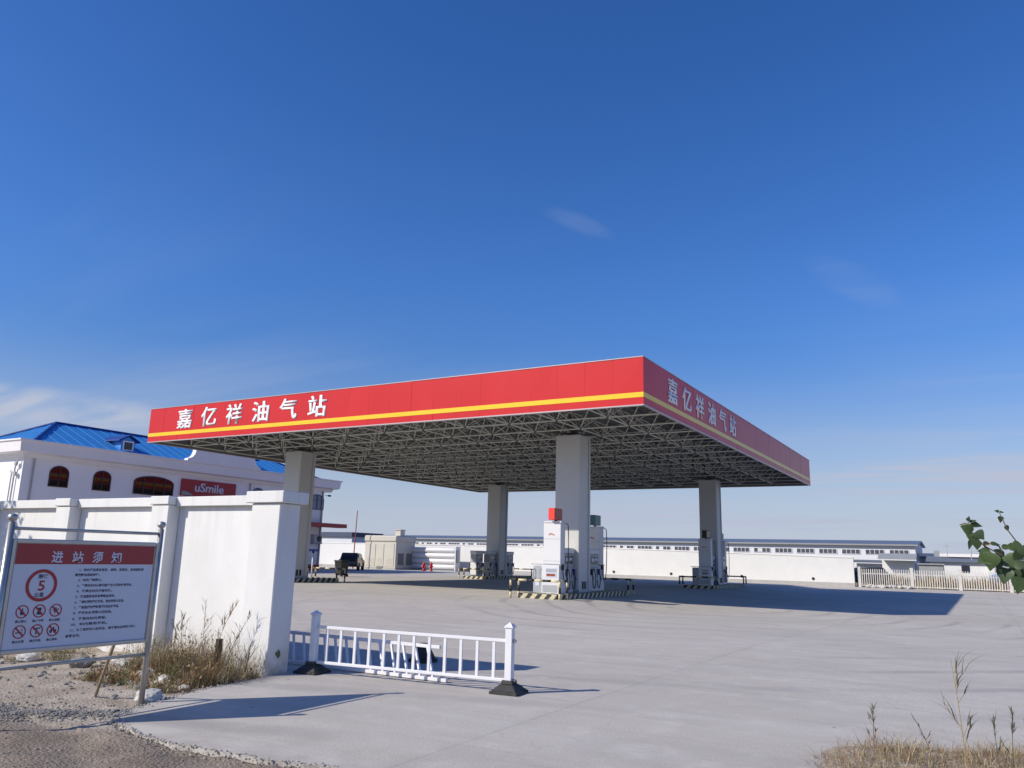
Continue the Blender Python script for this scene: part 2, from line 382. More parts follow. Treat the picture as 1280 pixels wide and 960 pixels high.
class MB:
    def __init__(s): s.b = bmesh.new(); s.mi = 0
    def _v(s, pts): return [s.b.verts.new(p) for p in pts]
    def f(s, vs):
        try:
            q = s.b.faces.new(vs); q.material_index = s.mi; return q
        except ValueError: return None
    def mark(s, n):                # material slot of everything from here on
        s.mi = n; return s
    def box(s, x0, x1, y0, y1, z0, z1, mtx=None):
        P = [Vector(p) for p in ((x0,y0,z0),(x1,y0,z0),(x1,y1,z0),(x0,y1,z0),(x0,y0,z1),(x1,y0,z1),(x1,y1,z1),(x0,y1,z1))]
        if mtx: P = [mtx @ p for p in P]
        v = s._v(P)
        for i in ((3,2,1,0),(4,5,6,7),(0,1,5,4),(1,2,6,5),(2,3,7,6),(3,0,4,7)): s.f([v[k] for k in i])
        return s
    def frustum(s, cx, cy, z0, z1, hx0, hy0, hx1, hy1):
        v = s._v([(cx-hx0,cy-hy0,z0),(cx+hx0,cy-hy0,z0),(cx+hx0,cy+hy0,z0),(cx-hx0,cy+hy0,z0),(cx-hx1,cy-hy1,z1),(cx+hx1,cy-hy1,z1),(cx+hx1,cy+hy1,z1),(cx-hx1,cy+hy1,z1)])
        for i in ((3,2,1,0),(4,5,6,7),(0,1,5,4),(1,2,6,5),(2,3,7,6),(3,0,4,7)): s.f([v[k] for k in i])
        return s
    def tube(s, pts, r, seg=8, cap=True, r2=None):
        pts = [Vector(p) for p in pts]; n = len(pts); rings = []
        up = None
        for i, p in enumerate(pts):
            t = (pts[min(i+1, n-1)] - pts[max(i-1, 0)])
            if t.length < 1e-9: t = Vector((0, 0, 1))
            t.normalize()
            if up is None:
                up = Vector((0, 0, 1)) if abs(t.z) < 0.9 else Vector((1, 0, 0))
            a = t.cross(up)
            if a.length < 1e-6: a = t.cross(Vector((0, 1, 0)))
            a.normalize(); bb = t.cross(a); up = -bb if False else up
            rr = r if r2 is None else r + (r2 - r) * i / max(1, n - 1)
            rings.append(s._v([p + (a * math.cos(2*PI*k/seg) + bb * math.sin(2*PI*k/seg)) * rr for k in range(seg)]))
        for i in range(n - 1):
            for k in range(seg):
                s.f([rings[i][k], rings[i][(k+1) % seg], rings[i+1][(k+1) % seg], rings[i+1][k]])
        if cap: s.f(rings[0][::-1]); s.f(rings[-1])
        return s
    def lathe(s, prof, c=(0, 0, 0), seg=16, axis='Z'):
        rings = []
        for r, z in prof:
            ring = []
            for k in range(seg):
                a = 2*PI*k/seg; p = Vector((r*math.cos(a), r*math.sin(a), z))
                if axis == 'Y': p = Vector((p.x, p.z, -p.y))
                if axis == 'X': p = Vector((p.z, p.y, -p.x))
                ring.append(Vector(c) + p)
            rings.append(s._v(ring))
        for i in range(len(rings)-1):
            for k in range(seg):
                s.f([rings[i][k], rings[i][(k+1) % seg], rings[i+1][(k+1) % seg], rings[i+1][k]])
        s.f(rings[0][::-1]); s.f(rings[-1]); return s
    def prism(s, poly, fr, d0, d1):
        """poly: 2-D outline (CCW seen against the normal); fr: (origin, u, v, n); extruded from d0 to d1 along n"""
        o, u, v, n = fr
        a = s._v([o + u*p[0] + v*p[1] + n*d0 for p in poly]); c = s._v([o + u*p[0] + v*p[1] + n*d1 for p in poly])
        s.f(a[::-1]); s.f(c); k = len(poly)
        for i in range(k): s.f([a[i], a[(i+1) % k], c[(i+1) % k], c[i]])
        return s
    def ring(s, fr, cx, cy, r0, r1, d0, d1, seg=32):
        o, u, v, n = fr
        def P(r, d): return s._v([o + u*(cx + r*math.cos(2*PI*k/seg)) + v*(cy + r*math.sin(2*PI*k/seg)) + n*d for k in range(seg)])
        A, B, Cc, D = P(r0, d0), P(r1, d0), P(r1, d1), P(r0, d1)
        for k in range(seg):
            j = (k+1) % seg
            s.f([D[k], Cc[k], Cc[j], D[j]]); s.f([B[k], B[j], Cc[j], Cc[k]]); s.f([A[k], D[k], D[j], A[j]])
        return s
    def build(s, name, m, parent=None, smooth=False, bevel=0.0, bseg=1, loc=None):
        s.b.normal_update()
        bmesh.ops.recalc_face_normals(s.b, faces=s.b.faces[:])
        me = bpy.data.meshes.new(name); s.b.to_mesh(me); s.b.free()
        for x in (m if isinstance(m, (list, tuple)) else [m]): me.materials.append(x)
        o = bpy.data.objects.new(name, me); COL.objects.link(o)
        if parent: o.parent = parent
        if loc: o.location = loc
        if smooth:
            for p in me.polygons: p.use_smooth = True
        if bevel > 0:
            bv = o.modifiers.new('bevel', 'BEVEL'); bv.width = bevel; bv.segments = bseg; bv.limit_method = 'ANGLE'; bv.angle_limit = R(40)
        return o

def rawmesh(name, verts, faces, m, parent=None, mats_idx=None, smooth=False):
    me = bpy.data.meshes.new(name); me.from_pydata(verts, [], faces); me.update()
    for x in (m if isinstance(m, (list, tuple)) else [m]): me.materials.append(x)
    if mats_idx: me.polygons.foreach_set('material_index', mats_idx)
    if smooth: me.polygons.foreach_set('use_smooth', [True]*len(faces))
    o = bpy.data.objects.new(name, me); COL.objects.link(o)
    if parent: o.parent = parent
    return o

def text(name, body, fr, w=None, h=None, m=None, parent=None, bold=0.0, depth=0.004, sx=1.0, align='CENTER', lift=0.0, heavy=0.0):
    """flat lettering; fr = (lower-left or centre point, u, v, n). Fits height h (and width w)."""
    cu = bpy.data.curves.new(name, 'FONT'); cu.body = body; cu.size = 1.0; cu.offset = bold; cu.resolution_u = 4
    ob = bpy.data.objects.new(name, cu); COL.objects.link(ob)
    dg = bpy.context.evaluated_depsgraph_get()
    me = bpy.data.meshes.new_from_object(ob.evaluated_get(dg))
    bpy.data.objects.remove(ob); bpy.data.curves.remove(cu)
    xs = [v.co.x for v in me.vertices]; ys = [v.co.y for v in me.vertices]
    x0, x1, y0, y1 = min(xs), max(xs), min(ys), max(ys)
    ky = h / (y1 - y0); kx = (w / (x1 - x0)) if w else ky * sx
    o, u, v, n = fr
    ox = (x0 + x1) / 2 if align == 'CENTER' else x0
    oy = (y0 + y1) / 2 if align == 'CENTER' else y0
    bm = bmesh.new(); bm.from_mesh(me)
    if heavy:                  # heavier strokes: the glyph widened sideways by layers 1 mm apart
        src = bm.faces[:]
        for dx_, dz_ in ((-heavy, .0012), (heavy, .0024)):
            d_ = bmesh.ops.duplicate(bm, geom=src)['geom']
            for g in d_:
                if isinstance(g, bmesh.types.BMVert): g.co.x += dx_; g.co.z += dz_
    for q in bm.verts:
        q.co = o + u*((q.co.x-ox)*kx) + v*((q.co.y-oy)*ky) + n*(lift + depth + q.co.z)
    if depth > 0.008:
        e = bmesh.ops.extrude_face_region(bm, geom=bm.faces[:])
        for g in e['geom']:
            if isinstance(g, bmesh.types.BMVert): g.co -= n*depth
    bm.to_mesh(me); bm.free()
    me.materials.clear(); me.materials.append(m)
    t = bpy.data.objects.new(name, me); COL.objects.link(t)
    if parent: t.parent = parent
    return t
V = Vector
PX = (V((0,1,0)), V((0,0,1)), V((1,0,0)))      # u, v, n of a face that looks along +X
PY = (V((1,0,0)), V((0,0,1)), V((0,-1,0)))     # u, v, n of a face that looks along -Y

def gz(y): return -0.0035 * max(0.0, min(y, 75.0) - 9.0)
def sst(a, b, v):
    t = max(0.0, min(1.0, (v-a)/(b-a))); return t*t*(3-2*t)
def gyard(x, y):               # the yard falls away to the right of the pump islands
    return gz(y) - 0.21*sst(-14.5, -11.3, x)*sst(15, 29, y)*(1-0.8*sst(70.5, 74.8, y))

# ------------------------------------------------------------------ ground
YARD = [(-8.62, 8.2), (-8.13, 8.1), (-8.07, 7.55), (-7.98, 7.0), (-7.84, 6.35), (-7.62, 5.7), (-7.36, 5.25), (-7.05, 4.95), (-6.5, 4.80), (-5.9, 4.74), (-5.4, 4.79), (-4.9, 4.82),
        (-4.4, 4.95), (-3.9, 4.72), (-3.2, 4.0), (-2.6, 2.9), (-2.2, 1.2), (-2.0, -1), (-2.0, -8)]
def rough(poly, step=0.09, amp=0.035):
    out = []
    for a, b in zip(poly[:-1], poly[1:]):
        a = V(a); b = V(b); n = max(1, int((b-a).length/step))
        for k in range(n):
            p = a.lerp(b, k/n); q = noise.noise_vector(V((p.x*5, p.y*5, 0)))*amp + noise.noise_vector(V((p.x*17, p.y*17, 3)))*amp*0.5
            out.append((p.x+q.x, p.y+q.y))
    out.append(poly[-1]); return out
edge = [YARD[0]] + rough(YARD[1:])
def yard_mesh():
    near = edge + [(45, -8), (45, 9), (-70, 9), (-70, 8.2)]
    vs = [(x, y, 0.0) for x, y in near]
    tris = tessellate_polygon([[V(v) for v in vs]])
    faces = [tuple(t) for t in tris]
    ne = len(edge)
    lo = [(x, y, -0.07) for x, y in edge]; b = len(vs); vs += lo
    for i in range(ne-1): faces.append((i, i+1, b+i+1, b+i))
    i45 = ne+1; i70 = ne+2
    gx = [-70, -45, -25, -17, -15] + [-14.6+.3*k for k in range(12)] + [-10, -5, 0, 8, 20, 45]
    gy = [9, 12, 15] + [15+1.4*k for k in range(1, 11)] + [33, 40, 55, 68, 70.5] + [70.5+.43*k for k in range(1, 11)] + [75.6]
    c = len(vs); vs += [(x, y, gyard(x, y)) for y in gy for x in gx]; nx = len(gx)
    for j in range(len(gy)-1):
        for i in range(nx-1): faces.append((c+j*nx+i, c+j*nx+i+1, c+(j+1)*nx+i+1, c+(j+1)*nx+i))
    o = rawmesh('concrete_yard', vs, faces, M['concrete'])
    bm = bmesh.new(); bm.from_mesh(o.data); bmesh.ops.recalc_face_normals(bm, faces=bm.faces[:])
    up = sum(f.normal.z*f.calc_area() for f in bm.faces)
    if up < 0: bmesh.ops.reverse_faces(bm, faces=bm.faces[:])
    bm.to_mesh(o.data); bm.free()
    tag(o, kind='structure')
yard_mesh()
# base earth, reaching the horizon
ys = [-1500, -8, 9, 14, 74.6, 75.4, 200, 2500]; xs = [-2500, -80, 60, 2500]
vs = [(x, y, gz(y)-(0.09 if y < 10 or y > 75 else 0.7)) for y in ys for x in xs]
fs = [(j*4+i, j*4+i+1, (j+1)*4+i+1, (j+1)*4+i) for j in range(len(ys)-1) for i in range(3)]
tag(rawmesh('ground', vs, fs, M['plain']), kind='structure')
# the near lot: bumpy soil between gate wall, gravel and dirt road
def edge_dist(x, y):
    best = 9e9; p = V((x, y)); inside = False
    poly = YARD + [(45, -8), (45, 9), (-70, 9), (-70, 8.2)]
    for i in range(len(poly)):
        a = V(poly[i]); b = V(poly[(i+1) % len(poly)])
        d = b-a; t = max(0, min(1, (p-a).dot(d)/max(1e-9, d.length_squared))); best = min(best, (p-a-d*t).length)
        if (a.y > y) != (b.y > y) and x < (b.x-a.x)*(y-a.y)/(b.y-a.y)+a.x: inside = not inside
    return -best if inside else best
def gline(x): return 4.56 + 0.85*max(0, x+8.3)
def soil_h(x, y):
    d = edge_dist(x, y)
    if d < -0.12: return -0.085
    h = -0.030 + 0.022*noise.noise(V((x*1.1, y*1.1, 0))) + 0.016*noise.noise(V((x*3.7, y*3.7, 5))) + 0.009*noise.noise(V((x*11, y*11, 2))) + 0.005*noise.noise(V((x*29, y*29, 2)))
    # gravel windrow along the slab edge
    g = math.exp(-((y - gline(x))/0.2)**2) * (1 if x < -7.0 else 0) * 0.045
    # rubble bank at the foot of the wall
    bank = 0.10*max(0, min(1, (y-6.7)/1.2)) * (0.6+0.8*noise.noise(V((x*1.9, y*1.9, 9))))*max(0, min(1, (-8.0-x)/0.6))
    # ruts on the rolled earth
    rut = 0
    if y < 4.7: rut = 0.014*math.sin((y*0.93+x*0.35)*7.0 + 2*noise.noise(V((x*.6, y*.6, 1))))
    h += g+bank+rut
    if d < 0.1: h = min(h, -0.004) if d > 0 else -0.05
    return h
nx_, ny_ = 250, 190; X0, X1, Y0, Y1 = -21.0, -1.9, 1.2, 8.30
vs = []; fs = []
for j in range(ny_+1):
    for i in range(nx_+1):
        x = X0 + (X1-X0)*(i/nx_)**0.75; y = Y0+(Y1-Y0)*j/ny_
        vs.append((x, y, soil_h(x, y)))
for j in range(ny_):
    for i in range(nx_):
        a = j*(nx_+1)+i; fs.append((a, a+1, a+nx_+2, a+nx_+1))
tag(rawmesh('soil_lot', vs, fs, M['soil'], smooth=True), kind='structure')
# soil mound under the grass at the right
GP = [(-1.30, 5.6), (-1.28, 8.05), (-0.6, 8.35), (0.2, 8.8), (1.2, 9.2), (3, 9.9), (6, 10.4), (9, 9), (9, 5.6)]
def in_gp(x, y):
    ins = False; best = 9e9
    for i in range(len(GP)):
        ax, ay = GP[i]; bx, by = GP[(i+1) % len(GP)]
        if (ay > y) != (by > y) and x < (bx-ax)*(y-ay)/(by-ay)+ax: ins = not ins
        a = V((ax, ay)); d = V((bx-ax, by-ay)); p = V((x, y)); t = max(0, min(1, (p-a).dot(d)/d.length_squared)); best = min(best, (p-a-d*t).length)
    return best if ins else -best
vs = []; fs = []; idx = {}
st = 0.12
for j in range(0, 45):
    for i in range(0, 90):
        x = -1.7+i*st; y = 5.4+j*st; d = in_gp(x, y) + 0.12*noise.noise(V((x*2.5, y*2.5, 0)))
        if d > -0.15:
            idx[i, j] = len(vs); vs.append((x, y, -0.02 + 0.10*max(0, min(1, (d+0.1)/0.5)) + 0.035*noise.noise(V((x*3, y*3, 4)))*max(0, min(1, d*3))))
for (i, j) in list(idx):
    q = [(i, j), (i+1, j), (i+1, j+1), (i, j+1)]
    if all(k in idx for k in q): fs.append(tuple(idx[k] for k in q))
tag(rawmesh('soil_verge', vs, fs, M['soil'], smooth=True), kind='structure')

# ------------------------------------------------------------------ canopy
CX0, CX1, CY0, CY1 = -38.3, -10.07, 26.8, 60.4
CZ0, CZ1 = 7.11, 8.88
COLX = (-15.55, -32.45); COLY = (32.35, 53.9)
can = thing('fuel_station_canopy', 'large flat canopy with red fascia and yellow stripe on four pale columns', 'canopy', (0, 0, 0))
def fascia(p0, p1, nrm):
    p0 = V(p0); p1 = V(p1); d = p1-p0; ln = d.length; u = d/ln; n = V(nrm); k = round(ln/1.2)
    m = MB(); s = MB(); rnd = random.Random(int(ln*10))
    wdt = ln/k
    for i in range(k):
        a = u*(i*wdt+0.0015); c = u*((i+1)*wdt-0.0015)
        ja, jb = rnd.uniform(-.006, .006), rnd.uniform(-.006, .006)
        jt, ju = rnd.uniform(-.007, .007), rnd.uniform(-.007, .007)
        vt = m._v([p0+a+V((0,0,CZ0))+n*ja, p0+c+V((0,0,CZ0))+n*jb, p0+c+V((0,0,CZ1))+n*jt, p0+a+V((0,0,CZ1))+n*ju,
                   p0+a+V((0,0,CZ0))-n*.05, p0+c+V((0,0,CZ0))-n*.05, p0+c+V((0,0,CZ1))-n*.05, p0+a+V((0,0,CZ1))-n*.05])
        for q in ((0,1,2,3),(7,6,5,4),(0,4,5,1),(1,5,6,2),(2,6,7,3),(3,7,4,0)):
            m.mark(1 if q[0] == 7 or q == (0,4,5,1) else 0); m.f([vt[z] for z in q])
        vt = s._v([p0+a+V((0,0,7.375))+n*.011, p0+c+V((0,0,7.375))+n*.011, p0+c+V((0,0,7.56))+n*.011, p0+a+V((0,0,7.56))+n*.011,
                   p0+a+V((0,0,7.375)), p0+c+V((0,0,7.375)), p0+c+V((0,0,7.56)), p0+a+V((0,0,7.56))])
        for q in ((0,1,2,3),(0,4,5,1),(1,5,6,2),(2,6,7,3),(3,7,4,0)): s.f([vt[z] for z in q])
    f = m.build('fascia', [M['red'], M['deck']], can)
    s.build('stripe', M['yellow'], f)
    t = MB()
    for z0, z1 in ((CZ0-.05, CZ0-.004), (CZ1+.004, CZ1+.035)):
        a = p0+n*.02; b = p1+n*.02
        vt = t._v([a+V((0,0,z0)), b+V((0,0,z0)), b+V((0,0,z1)), a+V((0,0,z1)), a-n*.09+V((0,0,z0)), b-n*.09+V((0,0,z0)), b-n*.09+V((0,0,z1)), a-n*.09+V((0,0,z1))])
        for q in ((0,1,2,3),(7,6,5,4),(0,4,5,1),(1,5,6,2),(2,6,7,3),(3,7,4,0)): t.f([vt[z] for z in q])
    t.build('edge_trim', M['trim'], f)
fascia((CX0, CY0, 0), (CX1, CY0, 0), (0, -1, 0))
fascia((CX1, CY0, 0), (CX1, CY1, 0), (1, 0, 0))
fascia((CX1, CY1, 0), (CX0, CY1, 0), (0, 1, 0))
fascia((CX0, CY1, 0), (CX0, CY0, 0), (-1, 0, 0))
for i, ch in enumerate('嘉亿祥油气站'):
    text('letter', ch, (V((-35.42+1.865*i, CY0, 8.19)), *PY), 1.12, 1.02, M['lettering'], can, bold=.012, depth=.02, lift=.004, heavy=.019)
    text('letter', ch, (V((CX1, 30.02+1.83*i, 8.19)), *PX), 1.14, 1.02, M['lettering'], can, bold=.012, depth=.02, lift=.004, heavy=.019)
# roof deck, slightly pitched ribs under it
d = MB(); d.box(CX0+.06, CX1-.06, CY0+.06, CY1-.06, 8.52, 8.56)
n = 70
for i in range(n):
    y = CY0+.3+(CY1-CY0-.6)*i/(n-1); d.box(CX0+.08, CX1-.08, y-.03, y+.03, 8.47, 8.518)
for i in range(13):
    x = CX0+1.2+(CX1-CX0-2.4)*i/12; d.box(x-.05, x+.05, CY0+.1, CY1-.1, 8.37, 8.468)
d.build('roof_deck', M['deck'], can)
# square-on-offset space frame
NX, NY = 12, 14
bx = [CX0+.25+(CX1-CX0-.5)*i/NX for i in range(NX+1)]; by = [CY0+.25+(CY1-CY0-.5)*j/NY for j in range(NY+1)]
tx = [(a+b)/2 for a, b in zip(bx[:-1], bx[1:])]; ty = [(a+b)/2 for a, b in zip(by[:-1], by[1:])]
ZB, ZT = 7.22, 8.30
sf = MB(); nodes = []
def rod(a, b, r): sf.tube([a, b], r, 6, False)
for i, x in enumerate(bx):
    for j, y in enumerate(by):
        nodes.append((x, y, ZB))
        if i < NX: rod((x, y, ZB), (bx[i+1], y, ZB), .033)
        if j < NY: rod((x, y, ZB), (x, by[j+1], ZB), .033)
for i, x in enumerate(tx):
    for j, y in enumerate(ty):
        nodes.append((x, y, ZT))
        if i < NX-1: rod((x, y, ZT), (tx[i+1], y, ZT), .029)
        if j < NY-1: rod((x, y, ZT), (x, ty[j+1], ZT), .029)
        for a in (0, 1):
            for b in (0, 1): rod((x, y, ZT), (bx[i+a], by[j+b], ZB), .025)
for i, x in enumerate(bx):                       # edge posts to the fascia
    for y in (by[0], by[-1]): rod((x, y, ZB), (x, y, ZT), .03)
for y in by:
    for x in (bx[0], bx[-1]): rod((x, y, ZB), (x, y, ZT), .03)
sf.mark(1)
for p in nodes: sf.lathe([(.001, -.085), (.06, -.06), (.085, 0), (.06, .06), (.001, .085)], p, 8)
sf.build('space_frame', [M['rod'], M['node']], can, smooth=True)
for cx in COLX:
    for cy in COLY:
        c = MB().box(-.6, .6, -.6, .6, gz(cy)+.205, 6.98).build('column', M['column'], can, bevel=.05, bseg=2, loc=(cx, cy, 0))
        cp = MB(); cp.box(-.32, .32, -.32, .32, 6.985, 7.02)
        nx4 = sorted(((x, y) for x in bx for y in by), key=lambda q: (q[0]-cx)**2+(q[1]-cy)**2)[:4]
        cp.lathe([(.22, 7.02), (.10, 7.20)], (0, 0, 0), 10)
        for x, y in nx4: cp.tube([(0, 0, 7.1), (x-cx, y-cy, ZB)], .05, 6)
        near = sorted(((x, y) for x in tx for y in ty), key=lambda q: (q[0]-cx)**2+(q[1]-cy)**2)[:4]
        for x, y in near: cp.tube([(0, 0, 7.1), (x-cx, y-cy, ZT)], .05, 6)
        cp.build('column_head', M['node'], c)
        for q in (-.22, .02): MB().box(.603, .625, q-.07, q+.07, gz(cy)+.34, gz(cy)+.66).build('socket_box', M['black'], c, bevel=.004)
        MB().tube([(.62, .32, gz(cy)+.3), (.62, .32, 6.9)], .018, 6).build('conduit', M['dispgrey'], c)
        pl = MB(); pl.box(-.62, .62, -.62, .62, gz(cy)+.203, gz(cy)+.30).build('base_trim', M['dispgrey'], c)

# ------------------------------------------------------------------ pump islands
def island_mesh():
    m = MB(); pts = []
    hx, y0, y1, r = 1.0, -3.3, 4.05, .22
    for cxx, cyy, a0 in ((hx-r, y1-r, 0), (-hx+r, y1-r, 90), (-hx+r, y0+r, 180), (hx-r, y0+r, 270)):
        for k in range(5):
            a = R(a0+k*22.5); pts.append((cxx+r*math.cos(a), cyy+r*math.sin(a)))
    m.prism(pts, (V((0,0,0)), V((1,0,0)), V((0,1,0)), V((0,0,1))), -.25, .20)
    return m
def guard_rail(parent_label, loc, rz, group):
    t = thing('guard_rail', parent_label, 'guard rail', loc, rz, group)
    # path of the top bar: wraps the island end
    H = .72; W = 1.12
    path = [V((-W, .55, 0)), V((-W, .55, H)), V((-W, -.12, H)), V((W, -.12, H)), V((W, .55, H)), V((W, .55, 0))]
    bar = MB(); r = .048
    def banded(a, b, k, start):
        for i in range(k):
            bar.mark((i+start) % 2); bar.tube([a.lerp(b, i/k), a.lerp(b, (i+1)/k)], r, 10, True)
    banded(path[1], path[2], 2, 1); banded(path[2], path[3], 6, 1); banded(path[3], path[4], 2, 0)
    for p in path[1:5]:
        bar.mark(1); bar.lathe([(.001, -.05), (.035, -.035), (.0495, 0), (.035, .035), (.001, .05)], p, 10)
    bar.build('top_bar', [M['faded'], M['black']], t, smooth=True)
    for p in (path[1], path[2], path[3], path[4]):
        l = MB()
        for i in range(3):
            l.mark(i % 2); l.tube([(p.x, p.y, H*i/3+(.0 if i else 0)), (p.x, p.y, H*(i+1)/3-.01*(i == 2))], r*.98, 10, True)
        l.build('leg', [M['faded'], M['black']], t, smooth=True)
    return t
def fuel_dispenser(label, loc, rz, group):
    t = thing('fuel_dispenser', label, 'fuel pump', loc, rz, group)
    # faces +X and -X; width along Y
    MB().box(-.27, .27, -.46, .46, 0, 1.02).build('lower_cabinet', M['disp'], t, bevel=.02)
    MB().box(-.25, .25, -.50, .50, 1.026, 1.62).build('display_housing', M['dispgrey'], t, bevel=.02)
    MB().box(-.29, .29, -.52, .52, 1.626, 1.86).build('top_panel', M['disp'], t, bevel=.03)
    for s in (1, -1):
        sn = MB(); sn.box(*sorted((s*.252, s*.262)), -.36, .36, 1.20, 1.52); sn.build('display', M['screen'], t)
        lb = MB(); lb.box(*sorted((s*.264, s*.268)), -.30, -.03, 1.30, 1.45); lb.box(*sorted((s*.264, s*.268)), .05, .30, 1.34, 1.45); lb.build('label_plate', M['board'], t)
        kd = MB(); kd.box(*sorted((s*.272, s*.28)), -.30, .12, .92, 1.0); kd.build('button_row', M['dispgrey'], t)
        ho = MB()
        for q in (-.22, .22):
            pts = []
            for k in range(15):
                a = k/14*2*PI
                pts.append((s*(.33+.05*math.sin(a/2)), q*1.15 + .17*math.sin(a), .58 - .38*math.cos(a+PI) if False else .56+.42*math.cos(a)))
            ho.tube(pts, .022, 7)
        ho.build('hose', M['hose'], t, smooth=True)
        for q in (-.42, .42):
            nz = MB(); nz.box(*sorted((s*.275, s*.36)), q-.04, q+.04, .72, .98); nz.tube([(s*.34, q, .74), (s*.40, q, .60), (s*.42, q, .5)], .02, 6)
            nz.build('nozzle', M['bluep'] if q > 0 else M['black'], t)
    return t
def gas_dispenser(label, loc, rz, group, scr='redpanel', box='redbox'):
    t = thing('gas_dispenser', label, 'gas pump', loc, rz, group)
    # wide face looks along -Y
    MB().box(-.72, -.30, -.28, .22, .0, 1.10).build('side_cabinet', M['dispgrey'], t, bevel=.02)
    MB().box(-.295, .52, -.34, .24, .0, 1.14).build('base_cabinet', M['disp'], t, bevel=.02)
    MB().box(-.30, .50, -.20, .20, 1.18, 2.86).build('upper_cabinet', M['disp'], t, bevel=.015)
    MB().box(-.85, .55, -.24, .24, 1.144, 1.176).build('shelf', M['dispgrey'], t)
    MB().box(-.27, .53, -.23, .23, 2.862, 2.93).build('cap', M['disp'], t, bevel=.01)
    k = MB(); k.box(-.12, .40, -.352, -.343, .66, 1.05); kp = k.build('card_panel', M['board'], t)
    MB().box(-.08, .36, -.362, -.353, .86, 1.0).build('slot', M['dispgrey'], kp)
    MB().box(-.06, .34, -.362, -.353, .70, .80).build('sticker', M['redpanel'], kp)
    for q in (-.66, -.36): MB().tube([(q, -.29, .60), (q, -.36, .62), (q, -.36, .96), (q, -.29, .98)], .018, 6).build('grab_handle', M['steel'], t)
    MB().box(-.60, -.42, -.296, -.283, .30, .48).build('gauge_plate', M['board'], t)
    MB().prism([(-.12, 2.34), (.0, 2.38), (.14, 2.33), (.16, 2.38), (.0, 2.45), (-.13, 2.41)], (V((.06, -.2, 0)), *PY), .002, .006).build('faded_mark', M['fadedmark'], t)
    for z_ in (1.3, 2.2): MB().box(-.285, .485, -.206, -.2015, z_, z_+.012).build('panel_joint', M['dispgrey'], t)
    MB().box(-.24, .44, -.346, -.342, .06, .34).build('kick_panel', M['dispgrey'], t)
    MB().tube([(.15, 0, 2.93), (.15, 0, 2.976)], .06, 8).build('display_mount', M['black'], t)
    b = MB().box(.02, .32, -.42, .30, 2.98, 3.46).build('display_box', M[box], t, bevel=.015)
    s = MB(); s.box(.322, .328, -.37, .25, 3.04, 3.41)
    s.build('display_screen', M[scr], b)
    MB().box(.40, .47, .205, .26, 1.0, 2.95).build('mast', M['dispgrey'], t)
    hs = MB(); pts = [(.55, .18, 2.86), (.66, .15, 2.8), (.70, .12, 2.4), (.70, .12, 1.7), (.69, .1, 1.0), (.68, .05, .62), (.66, -.02, .42), (.62, -.08, .5), (.58, -.1, .8), (.56, -.1, 1.05)]
    hs.tube(pts, .02, 7).build('hose', M['hose'], t, smooth=True)
    nz = MB(); nz.box(.525, .60, -.16, -.04, .95, 1.16); nz.build('nozzle', M['black'], t)
    return t

first_isl = None
where = {(0, 0): 'nearest', (1, 0): 'left front', (1, 1): 'left rear', (0, 1): 'right rear'}
isl_lab = {(0, 0): 'striped kerb island under the nearest column with a tall white gas pump', (1, 0): 'striped kerb island under the left column by the shop',
           (1, 1): 'striped kerb island under the far column near the white tubes', (0, 1): 'striped kerb island under the right column wholly in shade'}
col_txt = {(0, 0): 'the nearest column', (1, 0): 'the left column by the shop', (1, 1): 'the far column near the white tubes', (0, 1): 'the right column in shade'}
def protos():
    a = tag(island_mesh().build('pump_island', M['stripes'], None, bevel=.015), 'x', 'kerb island', 'pump islands under the canopy')
    b = guard_rail('x', (0, 0, 0), 0, 'guard rails at the island ends')
    c = fuel_dispenser('x', (0, 0, 0), 0, 'fuel pumps under the canopy')
    d = gas_dispenser('x', (0, 0, 0), 0, 'tall gas pumps on the islands')
    return a, b, c, d
pi_, pg_, pf_, pd_ = protos(); used = set()
def place(p, x, y, z, rz, lab):
    o = p if p not in used else copy_tree(p)
    used.add(p); o.location = (x, y, z); o.rotation_euler = (0, 0, rz); o['label'] = lab; return o
for i, cx in enumerate(COLX):
    for j, cy in enumerate(COLY):
        g = gz(cy); ct = col_txt[i, j]
        sh = -1.3 if (i, j) == (1, 0) else 0
        place(pi_, cx+.05, cy+sh, g, 0, isl_lab[i, j])
        place(pg_, cx+.0, cy-3.35, gz(cy-3), 0, 'black and cream guard rail in front of ' + ct)
        place(pg_, cx+.05, cy+4.15+sh, gz(cy+4), PI, 'black and cream guard rail behind ' + ct)
        place(pf_, cx+.12, cy-1.15, g+.2, 0, 'white fuel pump with hoses just in front of ' + ct)
        if (i, j) == (1, 1): place(pf_, cx-.25, cy-2.45, g+.2, 0, 'front one of the two white fuel pumps before ' + ct)
        if (i, j) != (1, 0): place(pf_, cx+.12, cy+1.5, g+.2, 0, 'white fuel pump with hoses just behind ' + ct)
        if i == 0:
            dd = place(pd_, cx+.18, cy-2.35, g+.2, 0, 'tall white gas pump with %s display box in front of %s' % ('red' if j == 0 else 'dark', ct))
            if j == 1:
                for ch in dd.children:
                    if ch.name.startswith('display_box'):
                        ch.data = ch.data.copy(); ch.data.materials[0] = M['black']
            d3 = place(pd_, cx-.30, cy+2.75, g+.2, 0, 'tall white gas pump standing behind %s on its island' % ct)
            for ch in d3.children:
                if ch.name.startswith('display_box'):
                    ch.data = ch.data.copy(); ch.data.materials[0] = M['teal']
                    for q in ch.children: q.data = q.data.copy(); q.data.materials[0] = M['teal']

# ------------------------------------------------------------------ shop building
SX = -44.0; SY0, SY1 = 23.95, 47.4; SXB = -53.4
shop = thing('shop_building', 'white two storey shop with arched windows and blue hipped roof behind the gate wall', 'shop', (0, 0, 0))
wl = MB(); wl.box(SXB, SX-.7, SY0, SY1, -.4, 6.5); wl.build('wall', M['shopw'], shop)
XW = SX-.7
